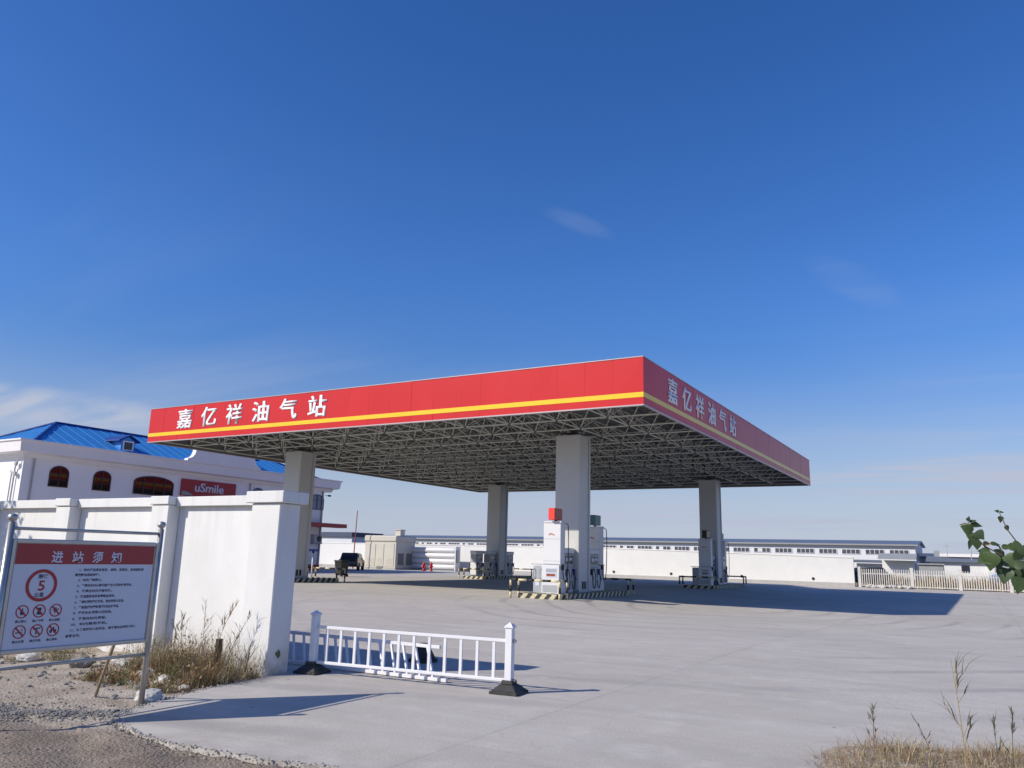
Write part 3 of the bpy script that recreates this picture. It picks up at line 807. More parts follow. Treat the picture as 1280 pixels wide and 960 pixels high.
# recompute facade on the wall plane X = -44.7 (cornice edge stands 0.7 m proud)
c = MB()
prof = [(0.0, 6.20), (.12, 6.20), (.20, 6.42), (.55, 6.48), (.62, 7.02), (.70, 7.06), (.70, 7.14), (-.4, 7.14)]
def cornice_loop(off, z): return [(XW+off, SY0-off, z), (XW+off, SY1+off+.6*(off > .1), z), (SXB-off, SY1+off, z), (SXB-off, SY0-off, z)]
loops = [c._v(cornice_loop(a, z)) for a, z in prof]
for a, b in zip(loops[:-1], loops[1:]):
    for k in range(4): c.f([a[k], a[(k+1) % 4], b[(k+1) % 4], b[k]])
c.f(loops[-1]); c.build('cornice', M['cornice'], shop)
# hip roof with standing ribs
rx0, rx1, ry0, ry1, rz0 = SXB+.3, SX-.55, SY0+.2, SY1-.1, 7.0
rxm = -49.0; dY = 3.7; rz1 = 8.95
A = [V((rx1, ry0, rz0)), V((rx1, ry1, rz0)), V((rx0, ry1, rz0)), V((rx0, ry0, rz0))]; P0 = V((rxm, ry0+dY, rz1)); P1 = V((rxm, ry1-dY, rz1))
r = MB(); v = r._v([*A, P0, P1])
for q in ((0, 1, 5, 4), (1, 2, 5), (2, 3, 4, 5), (3, 0, 4), (0, 3, 2, 1)): r.f([v[k] for k in q])
rb = r
for i in range(30):                              # standing seams on the front slope
    y = ry0+.25+(ry1-ry0-.5)*i/29
    t = 1.0
    if y < ry0+dY: t = (y-ry0)/dY
    if y > ry1-dY: t = (ry1-y)/dY
    a = V((rx1, y, rz0+.02)); b = V((rx1+(rxm-rx1)*t, y, rz0+(rz1-rz0)*t+.02)); rb.tube([a, b], .014, 4, False)
for i in range(14):
    x = rx0+.2+(rx1-rx0-.4)*i/13; t = 1-abs(x-rxm)/(rx1-rxm); t = max(0, min(1, t)); rb.tube([(x, ry0, rz0+.02), (x, ry0+dY*t, rz0+(rz1-rz0)*t+.02)], .014, 4, False)
roof = r.build('roof', M['blue'], shop)
rd = MB(); rd.tube([P0+V((0,0,.03)), P1+V((0,0,.03))], .09, 6)
for a, p in ((A[0], P0), (A[3], P0), (A[1], P1), (A[2], P1)): rd.tube([a+V((0,0,.04)), p+V((0,0,.04))], .08, 6)
rd.build('ridge_cap', M['bluedark'], roof)
for yc_ in (30.55, 40.35):                         # dormers
    dm = MB(); xf = -45.55; z0 = 7.28; z1 = 8.03; hw = .46
    fr = (V((xf, yc_, 0)), V((0,1,0)), V((0,0,1)), V((1,0,0)))
    dm.prism([(-hw, z0), (hw, z0), (hw, z1), (0, z1+.26), (-hw, z1)], fr, -2.6, 0)
    dmo = dm.build('dormer', M['blue'], roof)
    dr = MB()
    for s in (-1, 1):
        a = [V((xf+.18, yc_, z1+.32)), V((xf+.18, yc_+s*(hw+.28), z1-.06)), V((-48.6, yc_+s*(hw+.28), z1-.06)), V((-48.6, yc_, z1+.32))]
        q = dr._v(a); q2 = dr._v([p+V((0,0,.07)) for p in a]); dr.f(q); dr.f(q2)
        for k in range(4): dr.f([q[k], q[(k+1) % 4], q2[(k+1) % 4], q2[k]])
    dr.build('dormer_roof', M['bluedark'], dmo)
    fw = MB()
    for (a, b, cc, d_) in ((-.36, -.29, z0+.12, z1-.02), (.29, .36, z0+.12, z1-.02), (-.29, .29, z0+.12, z0+.19), (-.29, .29, z1-.09, z1-.02)):
        fw.box(xf+.004, xf+.06, yc_+a, yc_+b, cc, d_)
    wi = fw.build('dormer_window', M['barrier'], dmo)
    MB().box(xf+.004, xf+.02, yc_-.288, yc_+.288, z0+.192, z1-.092).build('pane', M['screen'], wi)
# curved parapet over the shop sign
pp = []
y0p, y1p = 34.3, 39.5
pp += [(y0p-.5, 7.142), (y1p+.55, 7.142)]
for k in range(7):
    a = R(90*k/6); pp.append((y1p+.45-.55*math.sin(a), 7.30+.72*(1-math.cos(a))))
pp += [(y1p-.12, 8.05), (y0p+.3, 8.02)]
for k in range(6, -1, -1):
    a = R(90*k/6); pp.append((y0p-.42+.55*math.sin(a), 7.30+.65*(1-math.cos(a))))
par = MB(); par.prism(pp, (V((SX+.02, 0, 0)), V((0,1,0)), V((0,0,1)), V((1,0,0))), -.35, 0); par.build('parapet', M['cornice'], shop)
# windows
def arch(hw, z0, zs, rise, n=12):
    pts = [(-hw, z0), (hw, z0)]
    for k in range(n+1):
        a = PI*k/n; pts.append((hw*math.cos(a), zs+rise*math.sin(a)))
    return pts
def window(yc_, hw, z0, zs, rise, mull, fm, gm):
    fr = (V((XW, yc_, 0)), V((0,1,0)), V((0,0,1)), V((1,0,0)))
    o = arch(hw, z0, zs, rise); i_ = arch(hw-.07, z0+.07, zs, rise-.07)
    f = MB()
    for d0, d1 in ((.002, .05),):
        a = f._v([fr[0]+V((d1, p[0], p[1])) for p in o]); b = f._v([fr[0]+V((d1, p[0], p[1])) for p in i_])
        a0 = f._v([fr[0]+V((d0, p[0], p[1])) for p in o]); b0 = f._v([fr[0]+V((d0, p[0], p[1])) for p in i_])
        k = len(o)
        for q in range(k):
            z = (q+1) % k; f.f([a[q], a[z], b[z], b[q]]); f.f([a[q], a0[q], a0[z], a[z]]); f.f([b[q], b[z], b0[z], b0[q]])
    for mx in mull: f.box(XW+.012, XW+.045, yc_+mx-.03, yc_+mx+.03, z0+.07, zs+rise*math.sqrt(max(0, 1-(mx/hw)**2))-.075)
    f.box(XW+.012, XW+.04, yc_-hw+.07, yc_+hw-.07, zs-.05, zs+.0)
    wo = f.build('window', fm, shop)
    g = MB(); g.prism([(p[0], p[1]) for p in arch(hw-.072, z0+.072, zs, rise-.072)], fr, .003, .010); g.build('pane', gm, wo)
S = 44.7/44.0
def yz(y): return y*S
for yc_, hw, rise, mull in ((26.0, .56, .42, (0,)), (28.6, .56, .42, (0,)), (32.1, 1.42, .42, (-.75, 0, .75)), (40.6, .56, .42, (0,)), (47.0-.35, .75, .42, (0,))):
    dk = yc_ < 36
    window(yc_, hw, 4.75, 5.52, rise, mull, M['frame'] if dk else M['bframe'], M['glass'] if dk else M['paleglass'])
for yc_ in (43.4,): window(yc_, .56, 4.75, 5.52, .42, (0,), M['bframe'], M['paleglass'])
for yc_, hw in ((27.3, 1.3), (32.5, 1.3), (42.2, 1.1)): window(yc_, hw, .9, 2.3, .35, (-.5, .5), M['bframe'], M['paleglass'])
dp = MB(); dp.tube([(XW+.06, 39.8, 0), (XW+.06, 39.8, 6.2)], .05, 8); dp.build('downpipe', M['plinth'], shop)
dp = MB(); dp.tube([(XW+.06, 24.5, 0), (XW+.06, 24.5, 6.2)], .05, 8); dp.build('downpipe', M['plinth'], shop)
dp = MB(); dp.tube([(XW+.06, 47.2, 0), (XW+.06, 47.2, 6.2)], .05, 8); dp.build('downpipe', M['plinth'], shop)
# pipes and brackets on the sunlit end wall
dp = MB(); dp.tube([(-45.25, SY0-.10, 0), (-45.25, SY0-.10, 5.6), (-45.0, SY0-.2, 5.85), (-44.95, SY0-.12, 6.1)], .04, 8)
dp.tube([(-45.55, SY0-.08, 0), (-45.55, SY0-.08, 5.3), (-45.7, SY0-.08, 5.5)], .035, 8)
for z in (5.85, 5.3, 3.55): dp.lathe([(.05, -.04), (.13, -.04), (.13, .04), (.05, .04)], (-45.1, SY0-.16, z), 10, 'Y')
dp.build('wall_pipes', M['dispgrey'], shop)
aw = MB(); aw.box(XW+.004, XW+1.0, 44.3, 49.2, 3.42, 3.72); aw.build('awning', M['signred'], shop)
MB().box(XW+.004, XW+.05, 44.6, 46.0, -.1, 2.3).build('door', M['screen'], shop)
MB().box(XW+.004, XW+.03, 46.2, 47.3, 1.55, 1.72).build('wall_stripe', M['bluep'], shop)
MB().box(XW+.004, XW+.12, 46.1, 47.3, -.1, .55).build('red_skirt', M['signred'], shop)
sg = thing('shop_sign', 'dark red shop signboard reading uSmile under the parapet of the shop', 'sign', (0, 0, 0))
MB().box(XW+.01, XW+.12, 34.05, 38.5, 4.9, 6.0).build('panel', M['signred'], sg, bevel=.01)
text('letters', 'uSmile', (V((XW+.12, 36.25, 5.52)), *PX), 2.35, .60, M['board'], sg, bold=.018, depth=.03, lift=.004)
fg = MB(); fg.prism([(34.1, 4.95), (35.0, 4.95), (34.75, 5.12), (34.35, 5.22), (34.1, 5.2)], (V((XW+.122, 0, 0)), V((0,1,0)), V((0,0,1)), V((1,0,0))), 0, .006); fg.build('pale_swoosh', M['greyp'], sg)
ac = thing('air_conditioner', 'grey air conditioner unit on the shop wall below the red awning', 'air conditioner', (XW+.01, 46.75, 2.2))
MB().box(0, .32, -.45, .45, 0, .62).build('casing', M['dispgrey'], ac, bevel=.02)
f_ = MB(); f_.lathe([(.24, 0), (.24, .02), (.03, .03)], (.325, .1, .31), 20, 'X'); f_.build('fan_grille', M['black'], ac)
MB().box(.02, .30, -.5, .5, -.08, -.005).build('bracket', M['greyp'], ac)
fl = thing('wall_flood_lamp', 'small dark lamp on the end corner of the shop below the cornice', 'lamp', (XW+.02, 47.5, 5.9))
MB().tube([(0, 0, 0), (.1, .3, .05)], .02, 6).build('arm', M['black'], fl); MB().box(.05, .2, .25, .48, -.05, .08).build('head', M['black'], fl)

SK = 1.2                                   # the shop stands further back than the facade plane used above
for o in (shop, sg, ac, fl):
    o.scale = (SK, SK, SK); l_ = o.location.copy(); o.location = (l_.x*SK, l_.y*SK, 1.6+(l_.z-1.6)*SK)
# ------------------------------------------------------------------ gate wall
gw = thing('gate_wall', 'white rendered boundary wall with piers and coping at the station entrance', 'wall', (0, 0, 0))
YW = 8.0
p = MB(); p.box(-24, -8.672, YW, YW+.15, -.1, 2.20)
p.build('wall_panel', M['wallw'], gw)
cp = MB()
segs = [(-8.672, -10.43), (-10.87, -12.93), (-13.37, -15.43), (-15.87, -17.93), (-18.37, -24)]
for a, b in segs: cp.box(b, a, YW-.09, YW+.23, 2.203, 2.345)
cp.build('coping', M['wallw'], gw, bevel=.008)
ep = MB().box(-8.67, -8.12, 7.79, 8.17, -.1, 2.22).build('pier', M['wallw'], gw, bevel=.012)
MB().box(-8.755, -8.035, 7.745, 8.235, 2.224, 2.385).build('pier_cap', M['wallw'], ep, bevel=.01)
for x in (-10.65, -13.15, -15.65, -18.15):
    q = MB().box(x-.2, x+.2, 7.80, YW-.003, -.1, 2.22).build('pier', M['wallw'], gw, bevel=.01)
    MB().box(x-.217, x+.217, 7.772, YW+.24, 2.224, 2.352).build('pier_cap', M['wallw'], q, bevel=.01)
# spalled hole on the pier's side
hl = MB()
rnd = random.Random(3); pts = [((.045*math.cos(2*PI*k/11)*rnd.uniform(.5, 1.3)), .05*math.sin(2*PI*k/11)*rnd.uniform(.6, 1.3)) for k in range(11)]
hl.prism(pts, (V((-8.118, 7.97, .26)), *PX), 0, .004); hl.build('spalled_patch', M['dgreen'], ep)

# ------------------------------------------------------------------ notice board
BX = -7.74; YL, YR = 4.13, 5.715
nb_ = thing('notice_board', 'steel framed notice board with red heading and rows of station rules', 'notice board', (BX, 4.92, 0))
def loc(x, y, z): return V((x-BX, y-4.92, z))
for y in (YL, YR):
    po = MB().tube([loc(BX, y, -.08), loc(BX, y, 1.79)], .030, 16).build('post', M['steel'], nb_, smooth=True)
    MB().lathe([(.012, 1.785), (.02, 1.79), (.02, 1.80), (.040, 1.815), (.046, 1.835), (.036, 1.862), (.001, 1.874)], loc(BX, y, 0), 16).build('finial', M['steel'], po, smooth=True)
for z in (1.737, .485): MB().tube([loc(BX, YL, z), loc(BX, YR, z)], .017, 10).build('rail', M['steel'], nb_, smooth=True)
fm = MB(); ya, yb, za, zb = 4.20, 5.65, .648, 1.602
for b in ((ya-.012, yb+.012, zb, zb+.042), (ya-.012, yb+.012, za-.042, za), (ya-.045, ya-.0125, za-.042, zb+.042), (yb+.0125, yb+.045, za-.042, zb+.042)):
    fm.box(-.028, .028, b[0]-4.92, b[1]-4.92, b[2], b[3])
fm.build('frame', M['steel'], nb_, bevel=.008, bseg=2)
tb = MB()
for y0_, y1_ in ((YL, ya-.045), (yb+.045, YR)):
    for z in (.9, 1.45): tb.tube([loc(BX, y0_, z), loc(BX, y1_, z)], .01, 6)
tb.build('clamp', M['steel'], nb_)
pan = MB().box(-.02, .015, ya-4.92, yb-4.92, za, zb).build('panel', M['board'], nb_)
MB().box(.0152, .0172, ya-4.918, yb-4.922, 1.411, zb-.002).build('heading_band', M['boardred'], pan)
O = lambda y, z: (V((.0162, y-4.92, z)), *PX)
O2 = lambda y, z: (V((.0182, y-4.92, z)), *PX)
for ch, y in zip('进站须知', (4.594, 4.80, 5.01, 5.213)):
    text('heading_letter', ch, O2(y, 1.48), .112, .112, M['board'], pan, bold=.02, depth=.001)
FR = (V((.0158, -4.92, 0)), *PX)
MB().ring(FR, 4.48, 1.215, .119, .149, 0, .002, 48).build('speed_ring', M['inkred'], pan)
text('speed_digit', '5', O(4.48, 1.212), .062, .095, M['inkred'], pan, bold=.02, depth=.001)
text('speed_words', '限速', O(4.487, 1.297), .09, .042, M['ink'], pan, bold=.025, depth=.001)
text('speed_words', '公里', O(4.468, 1.128), .09, .042, M['ink'], pan, bold=.025, depth=.001)
caps = ['禁止烟火', '禁止穿钉鞋', '禁止拍照', '禁止吸烟', '禁打手机', '禁止骑车']
k = 0
for zc_, zt in ((.98, .892), (.80, .712)):
    for yc_ in (4.336, 4.494, 4.651):
        pg = MB(); pg.ring(FR, yc_, zc_, .050, .060, 0, .002, 32)
        s = .7071
        pg.prism([(-.052*s-.005, .052*s-.005), (.052*s-.005, -.052*s-.005), (.052*s+.005, -.052*s+.005), (-.052*s+.005, .052*s+.005)], (V((.0158, yc_-4.92, zc_)), *PX), 0, .002)
        pg = pg.build('prohibition_sign', M['inkred'], pan)
        gl = MB(); f2 = (V((.0153, yc_-4.92, zc_)), *PX)
        if k == 0: gl.prism([(-.012, -.03), (.016, -.028), (.022, -.008), (.006, .008), (.004, .034), (-.016, .004), (-.018, -.014)], f2, 0, .0015)
        elif k == 1: gl.prism([(-.024, -.032), (.020, -.032), (.014, .004), (.022, .030), (-.020, .030), (-.014, .002)], f2, 0, .0015)
        elif k == 2: gl.prism([(-.034, .0), (-.01, -.006), (-.012, -.03), (.004, -.012), (.030, -.024), (.014, .0), (.034, .016), (.006, .012), (-.004, .034), (-.010, .010)], f2, 0, .0015)
        elif k == 3:
            gl.prism([(-.034, -.012), (.024, -.012), (.024, -.003), (-.034, -.003)], f2, 0, .0015); gl.prism([(.02, .004), (.028, .012), (.022, .024), (.030, .034), (.020, .026), (.016, .012)], f2, 0, .0015)
        elif k == 4: gl.prism([(-.034, .012), (.034, .020), (.034, .030), (-.034, .024)], f2, 0, .0015); gl.prism([(-.006, .012), (-.008, -.032), (.002, -.032), (.006, .014)], f2, 0, .0015)
        else:
            gl.prism([(-.030, .0), (-.006, .006), (.0, .028), (.010, .026), (.010, .006), (.032, .002), (.030, -.006), (-.030, -.008)], f2, 0, .0015)
            for q in (-.02, .02): gl.ring(f2, q, -.016, .004, .013, 0, .0015, 12)
        gl.build('pictogram', M['ink'], pg)
        text('caption', caps[k], O(yc_, zt), .105, .025, M['ink'], pan, bold=.02, depth=.001)
        k += 1
rules = [(4.835, 1.357, '1、站内产品具有易燃、易爆、易挥发、易渗漏和易', .71), (4.795, 1.308, '集聚静电荷的特性。', .26), (4.835, 1.258, '2、站内严禁烟火。', .25),
         (4.833, 1.205, '3、严禁在站内从事可能产生火花的维修作业。', .60), (4.833, 1.152, '4、不得在站内检修车辆。', .38), (4.832, 1.099, '5、不准携带易燃易爆物品进站。', .42),
         (4.831, 1.047, '6、严禁吸烟和接打手机，请自觉熄火加油。', .53), (4.83, .995, '7、严禁直接向塑料容器内加注汽油。', .48), (4.829, .943, '8、摩托车必须熄火后加油。', .41),
         (4.827, .888, '9、不准在站内停留。', .36), (4.822, .836, '10、站内禁用手机。', .38), (4.821, .782, '11、为了您和他人的安全，请不要在此停放车辆，', .71), (4.782, .730, '谢谢合作。', .15)]
for y, z, s, wd in rules:
    text('rule_line', s, (V((.0162, y-4.92, z-.014)), *PX), wd, .029, M['ink'], pan, bold=.02, depth=.001, align='LEFT')
stk = MB(); stk.tube([(-8.54, 5.71, -.06), (-8.16, 5.57, .42), (-7.80, 5.43, .86)], .018, 7)
tag(stk.build('wooden_stick', M['wood'], None), 'weathered wooden stick propped on the soil behind the notice board', 'stick')

# ------------------------------------------------------------------ barriers
def barrier_post(x):
    po = MB().box(x-.045, x+.045, -.045, .045, .10, .745).build('post', M['barrier'], bar_, bevel=.006)
    MB().frustum(x, 0, .747, .765, .056, .056, .056, .056).frustum(x, 0, .7655, .81, .054, .054, .006, .006).build('cap', M['barrier'], po)
    bs = MB().frustum(x, 0, 0, .035, .18, .18, .18, .18).frustum(x, 0, .0355, .105, .165, .165, .085, .085).frustum(x, 0, .1055, .15, .075, .075, .07, .07)
    bs.build('base', M['rubber'], po, bevel=.006)
    for z in (.145, .595): MB().lathe([(.020, .0), (.022, .02), (.012, .04)], (x+.045, -.0, z), 10, 'X').build('bolt', M['steel'], po, smooth=True)
bar_ = thing('crowd_barrier', 'white metal road barrier standing upright on two black rubber feet', 'barrier', (-6.42, 8.50, 0), R(5.5))
for x in (-1.45, 1.45): barrier_post(x)
for z0, z1 in ((.575, .615), (.125, .163)): MB().box(-1.404, 1.404, -.02, .02, z0, z1).build('rail', M['barrier'], bar_, bevel=.005)
for k in range(12): 
    x = -1.24+2.48*k/11; MB().box(x-.018, x+.018, -.012, .012, .163, .575).build('baluster', M['barrier'], bar_)
fb = thing('fallen_barrier', 'white barrier panel lying tilted on the ground behind the upright barrier', 'barrier', (-7.5, 8.8, 0))
def FL(x, y, z): return V((x+7.5, y-8.8, z))
l0, l1, u0, u1 = FL(-9.0, 8.80, .03), FL(-5.98, 8.80, .03), FL(-9.3, 9.06, .40), FL(-6.28, 9.06, .39)
def bar3(m, a, b, hw):
    t = (b-a).normalized(); n_ = V((0, 1, 0)).cross(t).normalized() if abs(t.x) > .3 else V((1, 0, 0)); q = t.cross(n_)
    v = m._v([a+n_*i*hw+q*j*hw for i, j in ((-1,-1),(1,-1),(1,1),(-1,1))] + [b+n_*i*hw+q*j*hw for i, j in ((-1,-1),(1,-1),(1,1),(-1,1))])
    for i in ((3,2,1,0),(4,5,6,7),(0,1,5,4),(1,2,6,5),(2,3,7,6),(3,0,4,7)): m.f([v[k] for k in i])
for a, b in ((l0, l1), (u0, u1)):
    m = MB(); bar3(m, a, b, .022); m.build('rail', M['barrier'], fb, bevel=.004)
for k in range(14):
    f = .05+.88*k/13; m = MB(); a = u0.lerp(u1, f); b = l0.lerp(l1, f); dd = (b-a).normalized(); bar3(m, a+dd*.026, b-dd*.026, .014); m.build('baluster', M['barrier'], fb)
rbx = MB(); rbx.frustum(0, 0, 0, .05, .17, .15, .17, .15).frustum(0, 0, .0505, .2, .15, .13, .09, .08).frustum(0, 0, .2005, .27, .08, .075, .075, .07)
tag(rbx.build('rubber_foot', M['rubber'], None, bevel=.008, loc=(-7.42, 10.25, gz(10.2))), 'loose black rubber barrier foot behind the tilted white panel', 'rubber foot')

# ------------------------------------------------------------------ far side of the yard
fw_ = thing('far_boundary_wall', 'long low white wall along the far side of the yard with drain holes', 'wall', (0, 0, 0))
YF = 75.0
m = MB(); n = 36
def wtop(x): return 2.12 + (-9.35-x)*0.0185*1.0 if x > -33 else 2.56
zb_ = gz(75)
v0 = []
XA, XB = -9.35, -76.0
pts = [(XA, zb_+.25), (XA, wtop(XA))] + [(x, wtop(x)) for x in (-20, -33, -50)] + [(XB, 2.56), (XB, zb_+.25)]
m.prism([(p[0], p[1]) for p in pts[::-1]], (V((0, YF, 0)), *PY), -.24, 0); m.build('wall_panel', M['white'], fw_)
MB().box(XB, XA, YF-.02, YF+.26, zb_-.2, zb_+.247).build('plinth', M['plinth'], fw_)
m = MB(); tp = [(XA, wtop(XA)), (-20, wtop(-20)), (-33, wtop(-33)), (-50, 2.56), (XB, 2.56)]
for a, b in zip(tp[:-1], tp[1:]):
    m.prism([(b[0], b[1]+.004), (a[0], a[1]+.004), (a[0], a[1]+.10), (b[0], b[1]+.10)], (V((0, YF-.05, 0)), *PY), -.34, 0)
m.build('coping', M['cornice'], fw_)
m = MB()
for x in (-12.7, -18.9, -25.6, -31.5, -37.6, -43.5): m.lathe([(.13, 0), (.13, .03)], (x, YF-.031, .28), 12, 'Y')
m.build('drain_holes', M['black'], fw_)
# paling fence
fe = thing('paling_fence', 'cream concrete paling fence with wide posts right of the far wall', 'fence', (0, 0, 0))
zf = gz(75)-.02
for k, x in enumerate((-9.0, -4.95, -1.45, 2.05, 5.55, 9.05, 12.55)):
    MB().box(x-.13, x+.13, YF+.32, YF+.55, zf-.3, 1.42).build('post', M['paling'], fe)
    if k < 6:
        xn = (-4.95, -1.45, 2.05, 5.55, 9.05, 12.55)[k]; bay = MB(); cnt = int((xn-x-.3)/.17)
        for z in (.02, 1.0): bay.box(x+.132, xn-.132, YF+.39, YF+.47, zf+z+.06, zf+z+.15)
        for i in range(cnt):
            xx = x+.24+(xn-x-.48)*i/max(1, cnt-1)
            bay.box(xx-.036, xx+.036, YF+.352, YF+.388, zf+.05, zf+1.45); bay.frustum(xx, YF+.37, zf+1.4505, zf+1.52, .036, .018, .008, .018)
        bay.build('paling_bay', M['paling'], fe)

# kiosk (transformer house)
ki = thing('transformer_kiosk', 'beige metal transformer kiosk with double doors and a roof vent', 'kiosk', (-57.0, 70.0, gz(70)))
MB().box(-2.3, 2.05, 0, 3.4, .18, 2.95).build('cabinet', M['kiosk'], ki, bevel=.02)
MB().box(-2.42, 2.17, -.12, 3.52, 2.955, 3.65).build('roof', M['kiosk'], ki, bevel=.12)
MB().box(-2.4, 2.15, -.08, 3.5, -.1, .175).build('plinth', M['plinth'], ki)
for x0, x1 in ((-2.1, -.75), (-.72, .42), (.45, 1.85)):
    d_ = MB().box(x0+.03, x1-.03, -.045, -.003, .35, 2.75).build('door', M['kiosk'], ki, bevel=.01)
    lv = MB()
    for z in range(8): lv.box(x0+.2, x1-.2, -.062, -.047, .5+z*.09, .55+z*.09)
    lv.build('louvre', M['kiosk'], d_)
for y in (.4, 1.9): MB().box(2.053, 2.09, y, y+1.0, .5, 1.75).build('side_louvre', M['kioskd'], ki)
MB().box(-.45, .35, -.09, -.004, -.05, .3).build('cable_hatch', M['kioskd'], ki)
v_ = MB().box(1.3, 2.0, .7, 1.5, 3.66, 4.25).build('roof_vent', M['kiosk'], ki); MB().box(1.22, 2.08, .62, 1.58, 4.255, 4.32).build('vent_cap', M['kiosk'], v_)

# tube rack
tr = thing('gas_tube_rack', 'rack of long white gas tubes stacked in four rows before the far wall', 'gas tubes', (-52.6, 73.2, gz(73)))
for z in (.42, 1.02, 1.62, 2.22):
    pr = [(.10, -3.55), (.22, -3.4), (.29, -3.2), (.29, 3.2), (.22, 3.4), (.10, 3.55)]
    MB().lathe(pr, (0, 0, z), 18, 'X').build('tube', M['disp'], tr, smooth=True)
for x in (3.6, -3.6): MB().box(x-.05, x+.05, -.45, .45, 0, 2.62).build('end_plate', M['disp'], tr)
MB().box(-3.6, 3.6, -.42, .42, -.05, .09).build('skid', M['dispgrey'], tr)
MB().box(3.66, 3.75, -.32, .15, .9, 2.2).build('valve_panel', M['dispgrey'], tr)

# hydrants
def hydrant(lab, x, y):
    t = thing('fire_hydrant', lab, 'hydrant', (x, y, gz(y)), 0, 'red fire hydrants before the tubes')
    MB().lathe([(.2, 0), (.2, .06), (.12, .08), (.12, .62), (.17, .66), (.16, .74), (.09, .84), (.03, .9), (.03, .97), (.001, .98)], seg=14).build('body', M['hydrant'], t, smooth=True)
    b = MB()
    for s in (-1, 1): b.lathe([(.08, .1), (.08, .22), (.05, .26)], (0, 0, .5), 10, 'X') if s > 0 else b.tube([(-.1, 0, .5), (-.24, 0, .5)], .08, 10)
    b.tube([(0, -.1, .42), (0, -.26, .42)], .09, 10); b.build('outlet', M['hydrant'], t)
    return t
hydrant('left one of two red fire hydrants before the white tubes', -50.6, 69.3); hydrant('right one of two red fire hydrants before the white tubes', -49.85, 69.6)

# black suv near the kiosk
def car(name, lab, loc_, rz, sc_=1.0):
    t = thing(name, lab, 'car', loc_, rz, None)
    b = MB(); W = .92
    # side profile (x = length), extruded across the width with tumblehome
    prof = [(-2.25, .35), (2.2, .35), (2.32, .6), (2.3, .92), (1.15, 1.05), (.55, 1.62), (-1.65, 1.68), (-2.15, 1.1), (-2.3, .95), (-2.32, .55)]
    L_ = b._v([(x, -W*(1 if z < 1.1 else .82), z) for x, z in prof]); R_ = b._v([(x, W*(1 if z < 1.1 else .82), z) for x, z in prof])
    b.f(L_); b.f(R_[::-1])
    for i in range(len(prof)):
        j = (i+1) % len(prof); b.f([L_[i], R_[i], R_[j], L_[j]])
    b.build('body', M['car'], t, bevel=.06, bseg=2)
    g = MB(); g.box(-2.02, -1.99, -.62, .62, 1.14, 1.55, Matrix.Translation((-.02, 0, 0)) @ Matrix.Rotation(R(0), 4, 'Y'))
    MB().prism([(-.66, 1.12), (.66, 1.12), (.6, 1.58), (-.6, 1.58)], (V((-1.96, 0, 0)), V((0, -1, 0)), V((-.30, 0, .94)), V((-1, 0, -.2)).normalized()), .30, .32).build('rear_window', M['screen'], t); g.b.free()
    for s in (-1, 1):
        sw = MB(); sw.prism([(-1.5, 1.14), (.85, 1.14), (.45, 1.52), (-1.4, 1.56)], (V((0, s*.80, 0)), V((1, 0, 0)), V((0, 0, 1)), V((0, s, 0))), .03, .055); sw.build('side_window', M['screen'], t)
        MB().box(-2.36, -2.30, s*.86-.1 if s > 0 else -.90, s*.86+.04 if s > 0 else -.72, .85, 1.05).build('tail_light', M['light'], t)
        for x in (-1.4, 1.4):
            wh = MB().lathe([(.36, -.11), (.37, 0), (.36, .11)], (x, s*.84, .36), 20, 'Y').build('wheel', M['tyre'], t)
            MB().lathe([(.2, .115), (.2, .12)] if s < 0 else [(.2, -.12), (.2, -.115)], (x, s*.84, .36), 14, 'Y').build('rim', M['dispgrey'], wh)
    MB().box(-2.38, -2.305, -.26, .26, .62, .76).build('number_plate', M['bluep'], t)
    MB().box(-2.40, -2.32, -.85, .85, .38, .52).build('bumper', M['black'], t)
    return t
car('parked_suv', 'black off-road car seen from behind beside the beige kiosk', (-53.9, 61.8, gz(62)), R(122))
car('parked_car', 'black car half hidden by the right end of the far wall', (-9.0, 77.6, gz(75)-.06), R(188))

# odds and ends at the left island / shop
bn = thing('wheelie_bin', 'black wheeled rubbish bin beside the left pump island', 'bin', (-38.6, 43.2, gz(43)))
MB().frustum(0, 0, .08, 1.05, .26, .3, .34, .4).build('body', M['black'], bn, bevel=.02); MB().box(-.36, .36, -.43, .43, 1.055, 1.12).build('lid', M['black'], bn, bevel=.02)
for s in (-1, 1): MB().lathe([(.1, -.03), (.1, .03)], (s*.24, .33, .1), 12, 'X').build('wheel', M['tyre'], bn)
bh = MB(); bh.tube([(-.3, -.47, 1.06), (.3, -.47, 1.06)], .02, 6); bh.build('handle', M['black'], bn)
sp = thing('marker_post', 'thin white post with a black ball top on the left island', 'post', (-32.75, 34.2, gz(34)+.2))
MB().tube([(0, 0, 0), (0, 0, 1.35)], .045, 10).build('shaft', M['barrier'], sp, smooth=True); MB().lathe([(.001, 1.33), (.06, 1.37), (.075, 1.42), (.06, 1.47), (.001, 1.5)], seg=12).build('ball', M['black'], sp, smooth=True)
fp = MB(); fp.tube([(0, 0, 0), (.16, 0, 6.3)], .07, 10, True, .045)
tag(fp.build('flag_pole', M['polew'], None, loc=(-59.7, 68.6, gz(68))), 'thin red pole rising behind the black car', 'pole')

